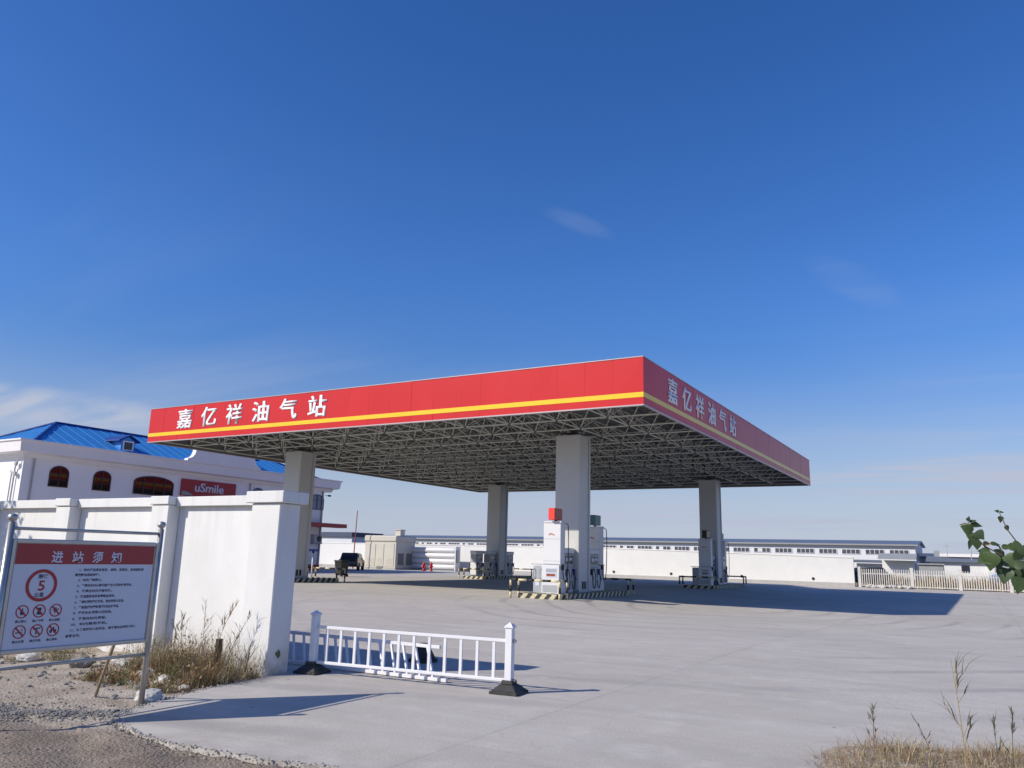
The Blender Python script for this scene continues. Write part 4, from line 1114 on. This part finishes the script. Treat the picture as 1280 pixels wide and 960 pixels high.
# ------------------------------------------------------------------ warehouses beyond
wh = thing('long_warehouse', 'very long pale warehouse with a blue grey roof and a band of windows', 'warehouse', (0, 0, 0))
HY = 170.0; HX0, HX1 = -150.0, -10.2; EZ, RZ, DP = 5.35, 6.15, 22.0
fr = (V((HX1, HY, 0)), V((0, 1, 0)), V((0, 0, 1)), V((1, 0, 0)))
m = MB(); m.prism([(0, -.6), (DP, -.6), (DP, EZ), (DP/2, RZ-.05), (0, EZ)], fr, HX0-HX1, 0); m.build('wall', M['whwall'], wh)
m = MB()
for s in (0, 1):
    y0_, y1_ = (HY-.7, HY+DP/2) if s == 0 else (HY+DP+.7, HY+DP/2)
    z0_ = EZ-.03
    v = m._v([(HX0-1, y0_, z0_), (HX1+.6, y0_, z0_), (HX1+.6, y1_, RZ+.05), (HX0-1, y1_, RZ+.05), (HX0-1, y0_, z0_+.22), (HX1+.6, y0_, z0_+.22), (HX1+.6, y1_, RZ+.35), (HX0-1, y1_, RZ+.35)])
    for q in ((3,2,1,0),(4,5,6,7),(0,1,5,4),(1,2,6,5),(2,3,7,6),(3,0,4,7)): m.f([v[k] for k in q])
m.build('roof', M['whroof'], wh)
m = MB(); m.box(HX0-1, HX1+.55, HY-.76, HY-.705, EZ-.12, EZ+.15); m.build('eaves_gutter', M['greyp'], wh)
rngw = random.Random(5)
def whwin(xc, wd, z0, z1):
    f = MB(); f.box(xc-wd/2, xc+wd/2, HY-.05, HY-.003, z0, z1); f = f.build('window', M['whwin'], wh)
    g = MB()
    for k in range(5):
        x = xc-wd/2+wd*k/4; g.box(x-.05, x+.05, HY-.09, HY-.055, z0, z1)
    g.box(xc-wd/2-.05, xc+wd/2+.05, HY-.10, HY-.055, z0-.08, z0-.004)
    if rngw.random() < .3: g.box(xc-wd/2+.06+wd/4, xc-wd/2+wd/2-.06, HY-.075, HY-.055, z0+.06, z1-.06)
    g.build('mullions', M['whwall'], f)
x = -13.0
for k in range(32): whwin(x-k*4.25, 3.3, 3.62, 4.42)
whwin(-16.6, 1.8, 1.4, 2.4); whwin(-13.2, 2.0, 1.5, 2.2)
for y in (4, 8, 13, 17): MB().box(HX1+.003, HX1+.05, HY+y, HY+y+1.6, 2.6, 4.4).build('window', M['whwin'], wh)
w2 = thing('low_white_building', 'low white building with a blue grey roof left of the beige kiosk', 'building', (0, 0, 0))
MB().box(-77.8, -67.0, 76.5, 82, -.3, 3.4).build('wall', M['whwall'], w2)
MB().box(-78, -66.8, 76.2, 82.3, 3.404, 3.95).build('roof', mat('slate_blue', (0.055, 0.075, 0.13), 0.6, var=0.2), w2)
MB().box(-69.2, -67.6, 76.43, 76.497, -.2, 2.4).build('door', M['dispgrey'], w2)
s2 = thing('distant_shed', 'distant low shed with a white roof edge at the far right', 'shed', (0, 0, 0))
MB().box(-12.0, 48, 182, 200, -.5, 3.0).build('wall', M['greyp'], s2); 
MB().box(-12.3, 48.3, 181.5, 200.5, 3.5, 4.1).build('roof', M['cornice'], s2); MB().box(-12.1, 48.1, 181.8, 200.2, 3.003, 3.497).build('blue_grey_band', M['whroof'], s2)  # plain blue grey band below the white roof edge
b3 = thing('white_cottage', 'small white house with a dark flat roof behind the paling fence', 'house', (0, 0, 0))
MB().box(-5.6, 1.2, 118, 124, -.4, 2.15).build('wall', M['white'], b3); 
rf = MB(); rf.prism([(-6.0, 2.16), (2.0, 2.16), (2.0, 2.34), (-5.8, 2.9)], (V((0, 117.5, 0)), *PY), -7, 0); rf.build('roof', M['whroof'], b3)
MB().box(-2.0, -1.1, 117.93, 117.997, .9, 1.8).build('window', M['screen'], b3)
MB().box(-5.0, -4.4, 119, 119.6, 2.7, 3.6).build('chimney', M['greyp'], b3)
MB().box(.9, 1.6, 117.3, 117.9, -.3, 3.0).build('stair_wall', M['white'], b3)
h1 = thing('white_hut', 'white hut with a dark sloping awning just behind the fence', 'hut', (0, 0, 0))
MB().box(-10.6, -6.9, 112, 115, -.4, 2.2).build('wall', M['white'], h1)
rf = MB(); rf.prism([(0, 2.9), (1.9, 2.3), (1.9, 2.42), (0, 3.05)], (V((-10.9, 112, 0)), V((0, -1, 0)), V((0, 0, 1)), V((1, 0, 0))), 0, 4.3); rf.build('awning', M['greyp'], h1)
MB().box(-6.85, -5.3, 112.6, 115, -.4, 1.9).build('annexe', M['white'], h1)
h2 = thing('grey_hut', 'plain grey cabin beside the white hut behind the fence', 'hut', (0, 0, 0))
MB().box(-6.1, -3.6, 105.5, 108, -.4, 1.75).build('wall', M['greyp'], h2); MB().box(-6.25, -3.45, 105.3, 108.2, 1.754, 1.9).build('roof', M['greyp'], h2)
tp_ = MB(); tp_.prism([(-2.4, 0), (2.4, 0), (2.2, 1.25), (1.2, 1.5), (-1.4, 1.5), (-2.2, 1.2)], (V((2.9, 84, gz(75)-.1)), *PY), -2.2, 0)
tag(tp_.build('tarp_stack', M['tarp'], None, bevel=.1), 'pale blue tarpaulin covered stack behind the fence', 'stack')
gb = thing('loading_hut', 'low white box with windows in front of the long warehouse', 'hut', (0, 0, 0))
MB().box(-18.8, -12.8, 150, 153, -.4, 2.1).build('wall', M['whwall'], gb); MB().box(-19, -12.6, 149.8, 153.2, 2.104, 2.4).build('roof', M['whroof'], gb)
MB().box(-18.2, -13.4, 149.93, 149.997, 1.2, 1.8).build('window', M['whwin'], gb)
for lab, x, y, h_ in (('thin pole left of the leafy branch beyond the fence', -.9, 140, 8.0), ('short thin pole above the distant shed roof', -5.2, 178, 6.2)):
    pm = MB(); pm.tube([(0, 0, 0), (0, 0, h_)], .09, 6, True, .05); pm.tube([(-.5, 0, h_-.4), (.5, 0, h_-.4)], .04, 5)
    tag(pm.build('utility_pole', M['plinth'], None, loc=(x, y, gz(75)-.1)), lab, 'pole', 'thin poles beyond the fence')

# ------------------------------------------------------------------ vegetation, stones
def blade_field(name, spots, mats, label=None, cat=None, kind='stuff', parent=None):
    """spots: (x, y, z, height, width, lean, azimuth, material index, curve)"""
    vs = []; fs = []; mi = []
    for (x, y, z, h, wd, ln, az, k, cv) in spots:
        ca, sa = math.cos(az), math.sin(az); b = len(vs); px_, py_ = -sa*wd/2, ca*wd/2
        n = 3
        for i in range(n+1):
            t = i/n; ww = (1-t)**.7 if i < n else 0
            lx = ln*(t**cv)*h; zz_ = z + h*(t - .35*ln*t*t)
            cx_, cy_ = x+ca*lx, y+sa*lx
            if i < n: vs += [(cx_-px_*ww, cy_-py_*ww, zz_), (cx_+px_*ww, cy_+py_*ww, zz_)]
            else: vs.append((cx_, cy_, zz_))
        for i in range(n-1): fs.append((b+2*i, b+2*i+1, b+2*i+3, b+2*i+2)); mi.append(k)
        fs.append((b+2*n-2, b+2*n-1, b+2*n)); mi.append(k)
    o = rawmesh(name, vs, fs, mats, parent, mi); tag(o, label, cat, None, kind); return o
G = [M['straw'], M['straw2'], M['rust'], M['green'], M['dgreen']]
rg = random.Random(11)
def mound_z(x, y):
    d = in_gp(x, y) + .12*noise.noise(V((x*2.5, y*2.5, 0)))
    return -.02 + .10*max(0, min(1, (d+.1)/.5)) + .035*noise.noise(V((x*3, y*3, 4)))*max(0, min(1, d*3))
sp_ = []
while len(sp_) < 30000:
    x = rg.uniform(-1.5, 4.5); y = rg.uniform(5.6, 10.2)
    d = in_gp(x, y)+.10*noise.noise(V((x*4, y*4, 7)))
    if d < -.05: continue
    den = .35+.9*noise.noise(V((x*1.9, y*1.9, 3)))+min(.5, d)
    if rg.random() > den: continue
    h = rg.uniform(.04, .15)*(1+.9*max(0, noise.noise(V((x*2.2, y*2.2, 8)))))
    k = rg.choices((0, 1, 2, 3, 4), (40, 24, 24, 3, 8))[0]
    if rg.random() < .3: h *= 1.5
    sp_.append((x, y, mound_z(x, y)-.01, h, rg.uniform(.0025, .006), rg.uniform(.3, 1.5) if rg.random() < .6 else rg.uniform(1.5, 3.2), rg.uniform(0, 2*PI), k, rg.uniform(1, 2)))
blade_field('dry_grass', sp_, G)
# weeds at the foot of the gate wall
sp_ = []
clumps = []
def kinds(w): return rg.choices((0, 1, 2, 3, 4), w)[0]
for _ in range(58):                              # bushy belt against the wall
    x = rg.uniform(-9.9, -8.12); y = rg.uniform(6.95, 7.72)
    if x > -8.6: y = rg.uniform(6.7, 7.62)
    if edge_dist(x, y) < .03: continue
    gr = noise.noise(V((x*2.3, y*2.3, 12)))
    clumps.append((x, y, rg.uniform(.06, .22), rg.uniform(.18, .50)*(1.35 if x < -8.75 else 1), kinds((22, 30, 26, 6, 14) if gr < .02 else (16, 22, 6, 32, 26)), 55))
for _ in range(60):                              # low mats in front
    x = rg.uniform(-9.8, -7.95); y = rg.uniform(6.25, 7.1)
    if edge_dist(x, y) < .04: continue
    clumps.append((x, y, rg.uniform(.05, .16), rg.uniform(.05, .17), kinds((20, 26, 34, 12, 8)), 60))
for _ in range(44):
    x = rg.uniform(-15, -9.6); y = rg.uniform(6.6, 7.75); clumps.append((x, y, rg.uniform(.06, .22), rg.uniform(.07, .26), kinds((24, 26, 36, 4, 8)), 50))
for cx_, cy_, rr, hh, k, nn in clumps:
    for _ in range(int(nn+420*rr)):
        a = rg.uniform(0, 2*PI); q = rr*math.sqrt(rg.random())
        kk = k if rg.random() < .6 else rg.randrange(5)
        sp_.append((cx_+q*math.cos(a), cy_+q*math.sin(a), -.03, hh*rg.uniform(.2, 1.15), rg.uniform(.0025, .0065), rg.uniform(.1, 1.5), rg.uniform(0, 2*PI), kk, rg.uniform(1, 2.4)))
    for _ in range(int(14+60*rr)):               # small leaves carried up the clump
        a = rg.uniform(0, 2*PI); q = rr*math.sqrt(rg.random()); kk = k if rg.random() < .7 else rg.choice((2, 3, 4))
        sp_.append((cx_+q*math.cos(a), cy_+q*math.sin(a), hh*rg.uniform(.02, .8), rg.uniform(.02, .055), rg.uniform(.010, .022), rg.uniform(.4, 1.8), rg.uniform(0, 2*PI), kk, 1.2))
for _ in range(240):                             # thin bare stalks over the belt
    x = rg.uniform(-9.8, -8.2); y = rg.uniform(7.1, 7.7)
    if edge_dist(x, y) < .03: continue
    sp_.append((x, y, -.03, rg.uniform(.35, .95), .0042, rg.uniform(.05, .8), rg.gauss(.3, 1.2), rg.choice((0, 1, 4, 2)), rg.uniform(1.3, 2.2)))
blade_field('dry_weeds', sp_, G)
# taller single weeds, each a plant of its own
def tall_weed(label, x, y, z, h, lean, seed, m_stem='straw', m_leaf='dgreen', leaves=7, seedhead=False, llen=.14, group='tall weeds at the yard edge'):
    r_ = random.Random(seed); t = thing('tall_weed', label, 'weed', (x, y, z), 0, group)
    pts = []; az = lean[1]
    for i in range(7):
        f = i/6; pts.append((math.cos(az)*lean[0]*h*f**1.6, math.sin(az)*lean[0]*h*f**1.6, h*f))
    st_ = MB().tube(pts, .0055*max(.6, h), 5, True, .0018)
    br = []
    for i in range(leaves):
        f = r_.uniform(.15, .95); k = min(5, int(f*6)); p = V(pts[k]).lerp(V(pts[k+1]), f*6-k); a = r_.uniform(0, 2*PI); ll = llen*r_.uniform(.5, 1.3)*(1.1-f*.5)
        e = p+V((math.cos(a)*ll*.55, math.sin(a)*ll*.55, ll*.8)); st_.tube([p, e], .0025, 4, True, .0012); br.append((p, e))
    st_.build('stem', M[m_stem], t)
    lf = []
    for p, e in br:
        for q in range(3 if not seedhead else 2):
            f = r_.uniform(.3, 1); s_ = p.lerp(e, f); a = math.atan2(e.y-p.y, e.x-p.x)+r_.uniform(-.9, .9)
            lf.append((s_.x, s_.y, s_.z, llen*r_.uniform(.35, .9), .009*r_.uniform(.7, 1.6), r_.uniform(.2, 1.2), a, 0, 1.4))
    if seedhead:
        for q in range(26):
            f = r_.uniform(.6, 1.0); k = min(5, int(f*6)); p = V(pts[k]).lerp(V(pts[k+1]), f*6-k)
            lf.append((p.x, p.y, p.z, .09*r_.uniform(.4, 1), .004, r_.uniform(.2, 1.0), r_.uniform(0, 2*PI), 0, 1.3))
    blade_field('foliage', lf, [M[m_leaf]], kind=None, parent=t)
    return t
zt = mound_z
tall_weed('tallest dry reed with upright blades standing in the grass at the right', -.22, 7.55, zt(-.22, 7.55), .78, (.06, 2.8), 1, 'straw', 'dgreen', 9, False, .26)
tall_weed('dark branching dead weed nearest the left end of the grass', -.92, 7.95, zt(-.92, 7.95), .34, (.05, 1), 2, 'dgreen', 'dgreen', 8, True, .10)
tall_weed('slender leaning weed between the dead weed and the tallest reed', -.50, 8.0, zt(-.5, 8), .26, (.5, 2.6), 3, 'dgreen', 'dgreen', 5, False, .08)
tall_weed('short twiggy weed right of the tallest reed', .0, 7.7, zt(0, 7.7), .34, (.1, 2), 4, 'dgreen', 'dgreen', 7, True, .1)
tall_weed('bare forked weed near the right edge of the grass', .10, 7.75, zt(.1, 7.75), .40, (.08, .5), 5, 'dgreen', 'dgreen', 6, True, .1)
tall_weed('thin single stem at the extreme right of the grass', .22, 7.7, zt(.22, 7.7), .36, (.15, 2.0), 6, 'dgreen', 'dgreen', 3, False, .12)
k = 20
for lab, x, y, h, ln in (('tall grey plumed weed against the wall left of the pier', -9.15, 7.6, .92, (.10, 2.6)), ('green bushy weed beside the notice board post', -9.05, 7.05, .66, (.08, 2.2)),
                         ('arching dry stem in front of the white pier', -8.55, 7.45, .80, (.45, .2)), ('upright dry stem leaning right along the wall', -8.85, 7.5, .88, (.35, .1)),
                         ('leafy dark stem at the foot of the pier corner', -8.3, 7.6, .42, (.1, 1.)), ('second plumed weed close behind the board post', -9.5, 7.55, .7, (.15, 2.9))):
    k += 1; tall_weed(lab, x, y, -.03, h, ln, k, 'dgreen' if k % 2 else 'straw', 'dgreen' if k % 3 else 'straw', 14, True, .17, 'tall weeds along the gate wall')
pb = MB(); pb.tube([(0, 0, -.05), (0, 0, .42)], .045, 10); tag(pb.build('pipe_stub', M['rubber'], None, loc=(-8.86, 7.62, 0)), 'short black pipe stub standing in the weeds against the gate wall', 'pipe')

# stones
def stone_mesh(items, name, m, kind='stuff'):
    vs = []; fs = []
    ico = [(-.5257, 0, .8507), (.5257, 0, .8507), (-.5257, 0, -.8507), (.5257, 0, -.8507), (0, .8507, .5257), (0, .8507, -.5257), (0, -.8507, .5257), (0, -.8507, -.5257), (.8507, .5257, 0), (-.8507, .5257, 0), (.8507, -.5257, 0), (-.8507, -.5257, 0)]
    icf = [(0,4,1),(0,9,4),(9,5,4),(4,5,8),(4,8,1),(8,10,1),(8,3,10),(5,3,8),(5,2,3),(2,7,3),(7,10,3),(7,6,10),(7,11,6),(11,0,6),(0,1,6),(6,1,10),(9,0,11),(9,11,2),(9,2,5),(7,2,11)]
    for x, y, z, s, rr in items:
        b = len(vs); rot = Matrix.Rotation(rr.uniform(0, 6.3), 3, 'Z') @ Matrix.Rotation(rr.uniform(0, 6.3), 3, 'X'); sc3 = (rr.uniform(.7, 1.3), rr.uniform(.6, 1.1), rr.uniform(.45, .9))
        for p in ico:
            q = rot @ V(p); j = rr.uniform(.8, 1.2); vs.append((x+q.x*s*sc3[0]*j, y+q.y*s*sc3[1]*j, z+q.z*s*sc3[2]*j))
        for f in icf: fs.append(tuple(b+i for i in f))
    o = rawmesh(name, vs, fs, m)
    if kind: tag(o, kind=kind)
    return o
rs = random.Random(21); it = []
while len(it) < 6500:
    x = rs.uniform(-10.5, -6.9); y = rs.gauss(gline(x), .13) if rs.random() < .82 else rs.gauss(gline(x)+.15, .32)
    d = edge_dist(x, y)
    if d < .01: continue
    it.append((x, y, soil_h(x, y)+.003, rs.choice((.005, .007, .009, .012, .017)), rs))
stone_mesh(it, 'gravel', M['stone']); it = []
for i in range(2600):                            # crumbs along the broken slab edge
    a = edge[rs.randrange(8, len(edge)-40)]; q = rs.gauss(0, .06)
    it.append((a[0]+rs.gauss(0, .05), a[1]-abs(q)+.03, soil_h(a[0], a[1]-abs(q))+.008 if q > .02 else .004, rs.choice((.004, .006, .009, .013)), rs))
stone_mesh(it, 'concrete_crumbs', M['crumb'])
it = []
for i in range(900):
    x = rs.uniform(-9.5, -3.2); y = rs.uniform(2.6, 4.6); it.append((x, y, soil_h(x, y)+.002, rs.choice((.005, .008, .012)), rs))
for i in range(420):
    x = rs.uniform(-16, -8.2); y = rs.uniform(5.6, 7.7)
    if edge_dist(x, y) > .1: it.append((x, y, soil_h(x, y)+.004, rs.choice((.01, .016, .025, .04)), rs))
stone_mesh(it, 'scattered_stones', M['stone'])
def boulder(name, label, x, y, s, m, cat, squash=.6, seed=0):
    bm = bmesh.new(); bmesh.ops.create_icosphere(bm, subdivisions=3, radius=1)
    for v in bm.verts:
        n_ = noise.noise(v.co*1.4+V((seed, 0, 0)))*.35+noise.noise(v.co*3.5+V((seed, 3, 0)))*.14; v.co *= 1+n_; v.co.z *= squash; v.co *= s
    me = bpy.data.meshes.new(name); bm.to_mesh(me); bm.free(); me.materials.append(m); o = bpy.data.objects.new(name, me); COL.objects.link(o)
    o.location = (x, y, soil_h(x, y)+s*squash*.55); return tag(o, label, cat)
boulder('white_sack', 'crumpled white sack of spoil at the foot of the right board post', -7.83, 5.87, .135, M['litter'], 'sack', .62, 3)
boulder('broken_brick', 'broken red brick lying on the dirt at the left edge', -7.62, 4.02, .10, M['brick'], 'brick', .6, 8)
for i, (lab, x, y, s, m) in enumerate((('dark clod of rubble behind the notice board', -10.7, 6.9, .16, 'stone'), ('pale rubble lump left of the stick behind the board', -10.2, 7.2, .15, 'paleStone'), ('pale stone half in the weeds right of the stick', -9.3, 6.9, .12, 'paleStone'),
                                 ('pale flat stone near the weeds behind the board post', -8.75, 6.75, .10, 'paleStone'), ('small pale stone at the slab edge before the weeds', -8.2, 6.6, .07, 'paleStone'), ('rubble lump far left below the board', -11.8, 6.8, .14, 'paleStone'))):
    boulder('rubble_stone', lab, x, y, s, M[m], 'stone', .55, 20+i)['group'] = 'rubble stones behind the notice board'
lt = MB(); lt.prism([(-.07, -.02), (.05, -.035), (.08, .01), (.0, .03), (-.06, .02)], (V((-7.0, 3.78, soil_h(-7.0, 3.78)+.012)), V((1, .2, .05)).normalized(), V((-.2, 1, .12)).normalized(), V((0, 0, 1))), 0, .008)
tag(lt.build('paper_scrap', M['litter'], None), 'small white paper scrap on the dirt near the lower left corner', 'litter')

# far dry scrub behind the fence
rv = random.Random(31); sp_ = []
for _ in range(420):
    x = rv.uniform(-9, 14); y = rv.uniform(76.6, 88); hh = rv.uniform(.5, 1.5)
    for q in range(26):
        sp_.append((x+rv.gauss(0, .4), y+rv.gauss(0, .3), gz(75)-.1, hh*rv.uniform(.5, 1.2), rv.uniform(.03, .09), rv.uniform(.1, .8), rv.uniform(0, 2*PI), rv.choices((0, 1, 2, 3, 4), (30, 16, 26, 6, 16))[0], 1.4))
blade_field('dry_scrub', sp_, G)
it = [(rv.uniform(-8.2, -4.8), YF-.1-rv.random()*.8, gz(75)+rv.random()*.12, rv.choice((.06, .1, .16, .22)), rv) for _ in range(90)]
stone_mesh(it, 'rubble_heap', M['paleStone'])

# poplar sapling at the right edge: trunk just outside the frame, twigs lean in
def leaf_quad(vs, fs, mi, p, dirv, nrm, L_, W_, k):
    d_ = dirv.normalized(); n_ = nrm-d_*nrm.dot(d_)
    if n_.length < 1e-4: n_ = V((0, 0, 1)).cross(d_)
    n_.normalize(); s_ = d_.cross(n_)
    half = [(.0, .0), (.0, .16), (.05, .32), (.13, .41), (.20, .44), (.26, .46), (.33, .44), (.40, .43), (.48, .37), (.56, .34), (.64, .26), (.73, .21), (.82, .13), (.90, .08)]
    b = len(vs); cup = .16
    def at(a, c_): return tuple(p+d_*a*L_+s_*c_*W_+n_*(cup*c_*c_*W_*2-.16*a*a*L_))
    mid = [0, .05, .2, .4, .64, .82, 1.0]
    for a in mid: vs.append(at(a, 0))
    nm = len(mid); nh = len(half)-1
    for sg_ in (1, -1):
        b2 = len(vs)
        for a, c_ in half[1:]: vs.append(at(a, sg_*c_))
        # strips from the midrib to the rim
        seq = [(0, 1), (0, 2), (1, 3), (2, 4), (2, 5), (2, 6), (3, 7), (3, 8), (3, 9), (4, 10), (4, 11), (5, 12), (5, 13)]
        for q in range(nh-1):
            m0 = seq[q][0]; m1 = seq[q+1][0]; r0, r1 = b2+q, b2+q+1
            fs.append((b+m0, r0, r1) if sg_ > 0 else (b+m0, r1, r0)); mi.append(k)
            for mm in range(m0, m1):
                fs.append((b+mm, r1, b+mm+1) if sg_ > 0 else (b+mm, b+mm+1, r1)); mi.append(k)
        fs.append((b+5, b2+nh-1, b+6) if sg_ > 0 else (b+5, b+6, b2+nh-1)); mi.append(k)
def sapling():
    x0, y0 = .52, 4.55
    t = thing('poplar_sapling', 'leafy poplar twigs reaching into view at the right edge', 'sapling', (x0, y0, 0))
    def W3(x, z, y=4.5): return V((x-x0-(.06 if x < .3 else 0), y-y0, z))
    tk = MB(); tk.tube([(0, 0, -.05), (-.02, 0, .7), (.02, 0, 1.4), (-.03, 0, 2.1), (0, 0, 2.6)], .022, 8, True, .006); tk.build('trunk', M['bark'], t, smooth=True)
    br = MB(); tw = [[W3(.50, 1.40), W3(.30, 1.57), W3(.165, 1.655), W3(.09, 1.70), W3(.045, 1.76), W3(.03, 1.82)],
                     [W3(.52, 1.45), W3(.34, 1.62), W3(.235, 1.70), W3(.19, 1.78), W3(.165, 1.86)],
                     [W3(.50, 1.30), W3(.33, 1.47), W3(.22, 1.56), W3(.16, 1.60)], [W3(.165, 1.655), W3(.15, 1.70), W3(.115, 1.715)]]
    for q in tw: br.tube(q, .0055, 6, True, .002)
    br.build('twig', M['bark'], t, smooth=True)
    vs = []; fs = []; mi = []; r_ = random.Random(4)
    #   x, z, direction (x, z), length, width, material
    LV = [(.045, 1.775, (-.6, .2), .075, .075, 0), (.05, 1.765, (-.2, -1), .085, .085, 0), (.06, 1.77, (.5, -.6), .07, .07, 1), (.06, 1.73, (-.1, -1), .075, .06, 1), (.035, 1.73, (-.25, -1), .07, .03, 1), (.03, 1.80, (-1, .15), .06, .03, 1),
          (.04, 1.81, (.9, -.3), .075, .04, 1), (.03, 1.82, (.3, .9), .035, .025, 1), (.035, 1.815, (1, .35), .05, .02, 1), (.03, 1.79, (-.8, .5), .045, .045, 2), (.05, 1.79, (-1, -.45), .06, .04, 0),
          (.085, 1.715, (.9, -.1), .05, .03, 2), (.115, 1.715, (1, -.2), .06, .025, 1), (.16, 1.70, (1, -.05), .075, .035, 1), (.21, 1.70, (-1, .0), .05, .05, 0), (.20, 1.705, (.9, -.25), .085, .075, 0), (.235, 1.70, (.6, -.8), .085, .08, 1),
          (.12, 1.665, (-.85, -.55), .11, .115, 0), (.115, 1.67, (-.2, -1), .125, .115, 0), (.11, 1.675, (-.9, .1), .075, .06, 1), (.13, 1.66, (.25, -1), .13, .05, 1), (.165, 1.655, (.5, -.55), .10, .105, 0), (.20, 1.66, (.9, -.1), .08, .07, 1),
          (.17, 1.60, (-.3, -1), .11, .10, 1), (.21, 1.59, (.6, -.8), .12, .115, 1), (.22, 1.56, (-.2, -1), .11, .10, 0), (.26, 1.56, (.7, -.5), .12, .11, 1), (.20, 1.615, (1, .1), .09, .06, 1),
          (.17, 1.845, (-.1, -1), .045, .035, 1), (.185, 1.80, (.4, -1), .045, .03, 1), (.165, 1.865, (-.9, .3), .03, .02, 1), (.165, 1.86, (1, .0), .03, .015, 1),
          (.30, 1.60, (.3, -1), .1, .1, 0), (.36, 1.62, (.9, -.4), .1, .1, 0), (.42, 1.5, (-.4, -.9), .1, .1, 1), (.4, 1.42, (-.6, -.8), .11, .1, 0), (.46, 1.7, (.5, .6), .1, .1, 0)]
    for x, z, dv, L_, W_, k in LV:
        n_ = V((r_.uniform(-.5, .5), -1, r_.uniform(-.35, .7)))
        leaf_quad(vs, fs, mi, W3(x, z, 4.5+r_.uniform(-.05, .05)), V((dv[0], r_.uniform(-.35, .35), dv[1])), n_, L_*.72, W_*.85, k)
        if L_ > .11:          # a smaller leaf beside each large one
            leaf_quad(vs, fs, mi, W3(x+r_.uniform(-.03, .03), z+r_.uniform(-.01, .02), 4.5+r_.uniform(-.09, .09)), V((dv[0]+r_.uniform(-.9, .9), r_.uniform(-.5, .5), dv[1]+r_.uniform(-.6, .6))), V((r_.uniform(-1, 1), -.8, r_.uniform(-.5, .9))), L_*.55, W_*.6, r_.choice((0, 1, 1)))
    for i in range(110):                         # the rest of the crown, outside the frame
        a = r_.uniform(0, 6.3); zz_ = r_.uniform(1.0, 2.7); rr = r_.uniform(.05, .30)*(1.2-abs(zz_-1.8)*.6); p = V((.28+rr*math.cos(a), rr*math.sin(a), zz_))
        leaf_quad(vs, fs, mi, p, V((math.cos(a), math.sin(a), r_.uniform(-.9, .2))), V((r_.uniform(-1, 1), r_.uniform(-1, 1), .6)), .09, .085, r_.choice((0, 0, 1)))
    rawmesh('leaves', vs, fs, [M['leaf'], M['leafd'], M['leafy']], t, mi, True)
sapling()
# tree beyond the left edge whose shade falls on the gate wall
def left_tree():
    t = thing('roadside_tree', 'leafy roadside tree left of the view whose shade falls on the gate wall', 'tree', (-17.9, 5.0, 0))
    tk = MB(); tk.tube([(0, 0, -.1), (.05, .02, 1.2), (-.03, .03, 2.4), (.05, 0, 3.6), (0, 0, 5.2)], .11, 10, True, .02)
    r_ = random.Random(9)
    vs = []; fs = []; mi = []
    cl = [(r_.gauss(0, .42), r_.gauss(0, .42), r_.uniform(2.6, 5.4)) for _ in range(46)]
    for c_ in cl:
        tk.tube([(0, 0, max(1.6, c_[2]-.9)), c_], .02, 5, True, .006)
        for q in range(34):
            p = V(c_)+V((r_.gauss(0, .2), r_.gauss(0, .2), r_.gauss(0, .2))); a = r_.uniform(0, 6.3)
            leaf_quad(vs, fs, mi, p, V((math.cos(a), math.sin(a), r_.uniform(-.8, .3))), V((r_.uniform(-1, 1), r_.uniform(-1, 1), .7)), .12, .11, r_.choice((0, 0, 1)))
    tk.build('trunk', M['bark'], t, smooth=True); rawmesh('crown', vs, fs, [M['leaf'], M['leafd'], M['leafy']], t, mi)
left_tree()
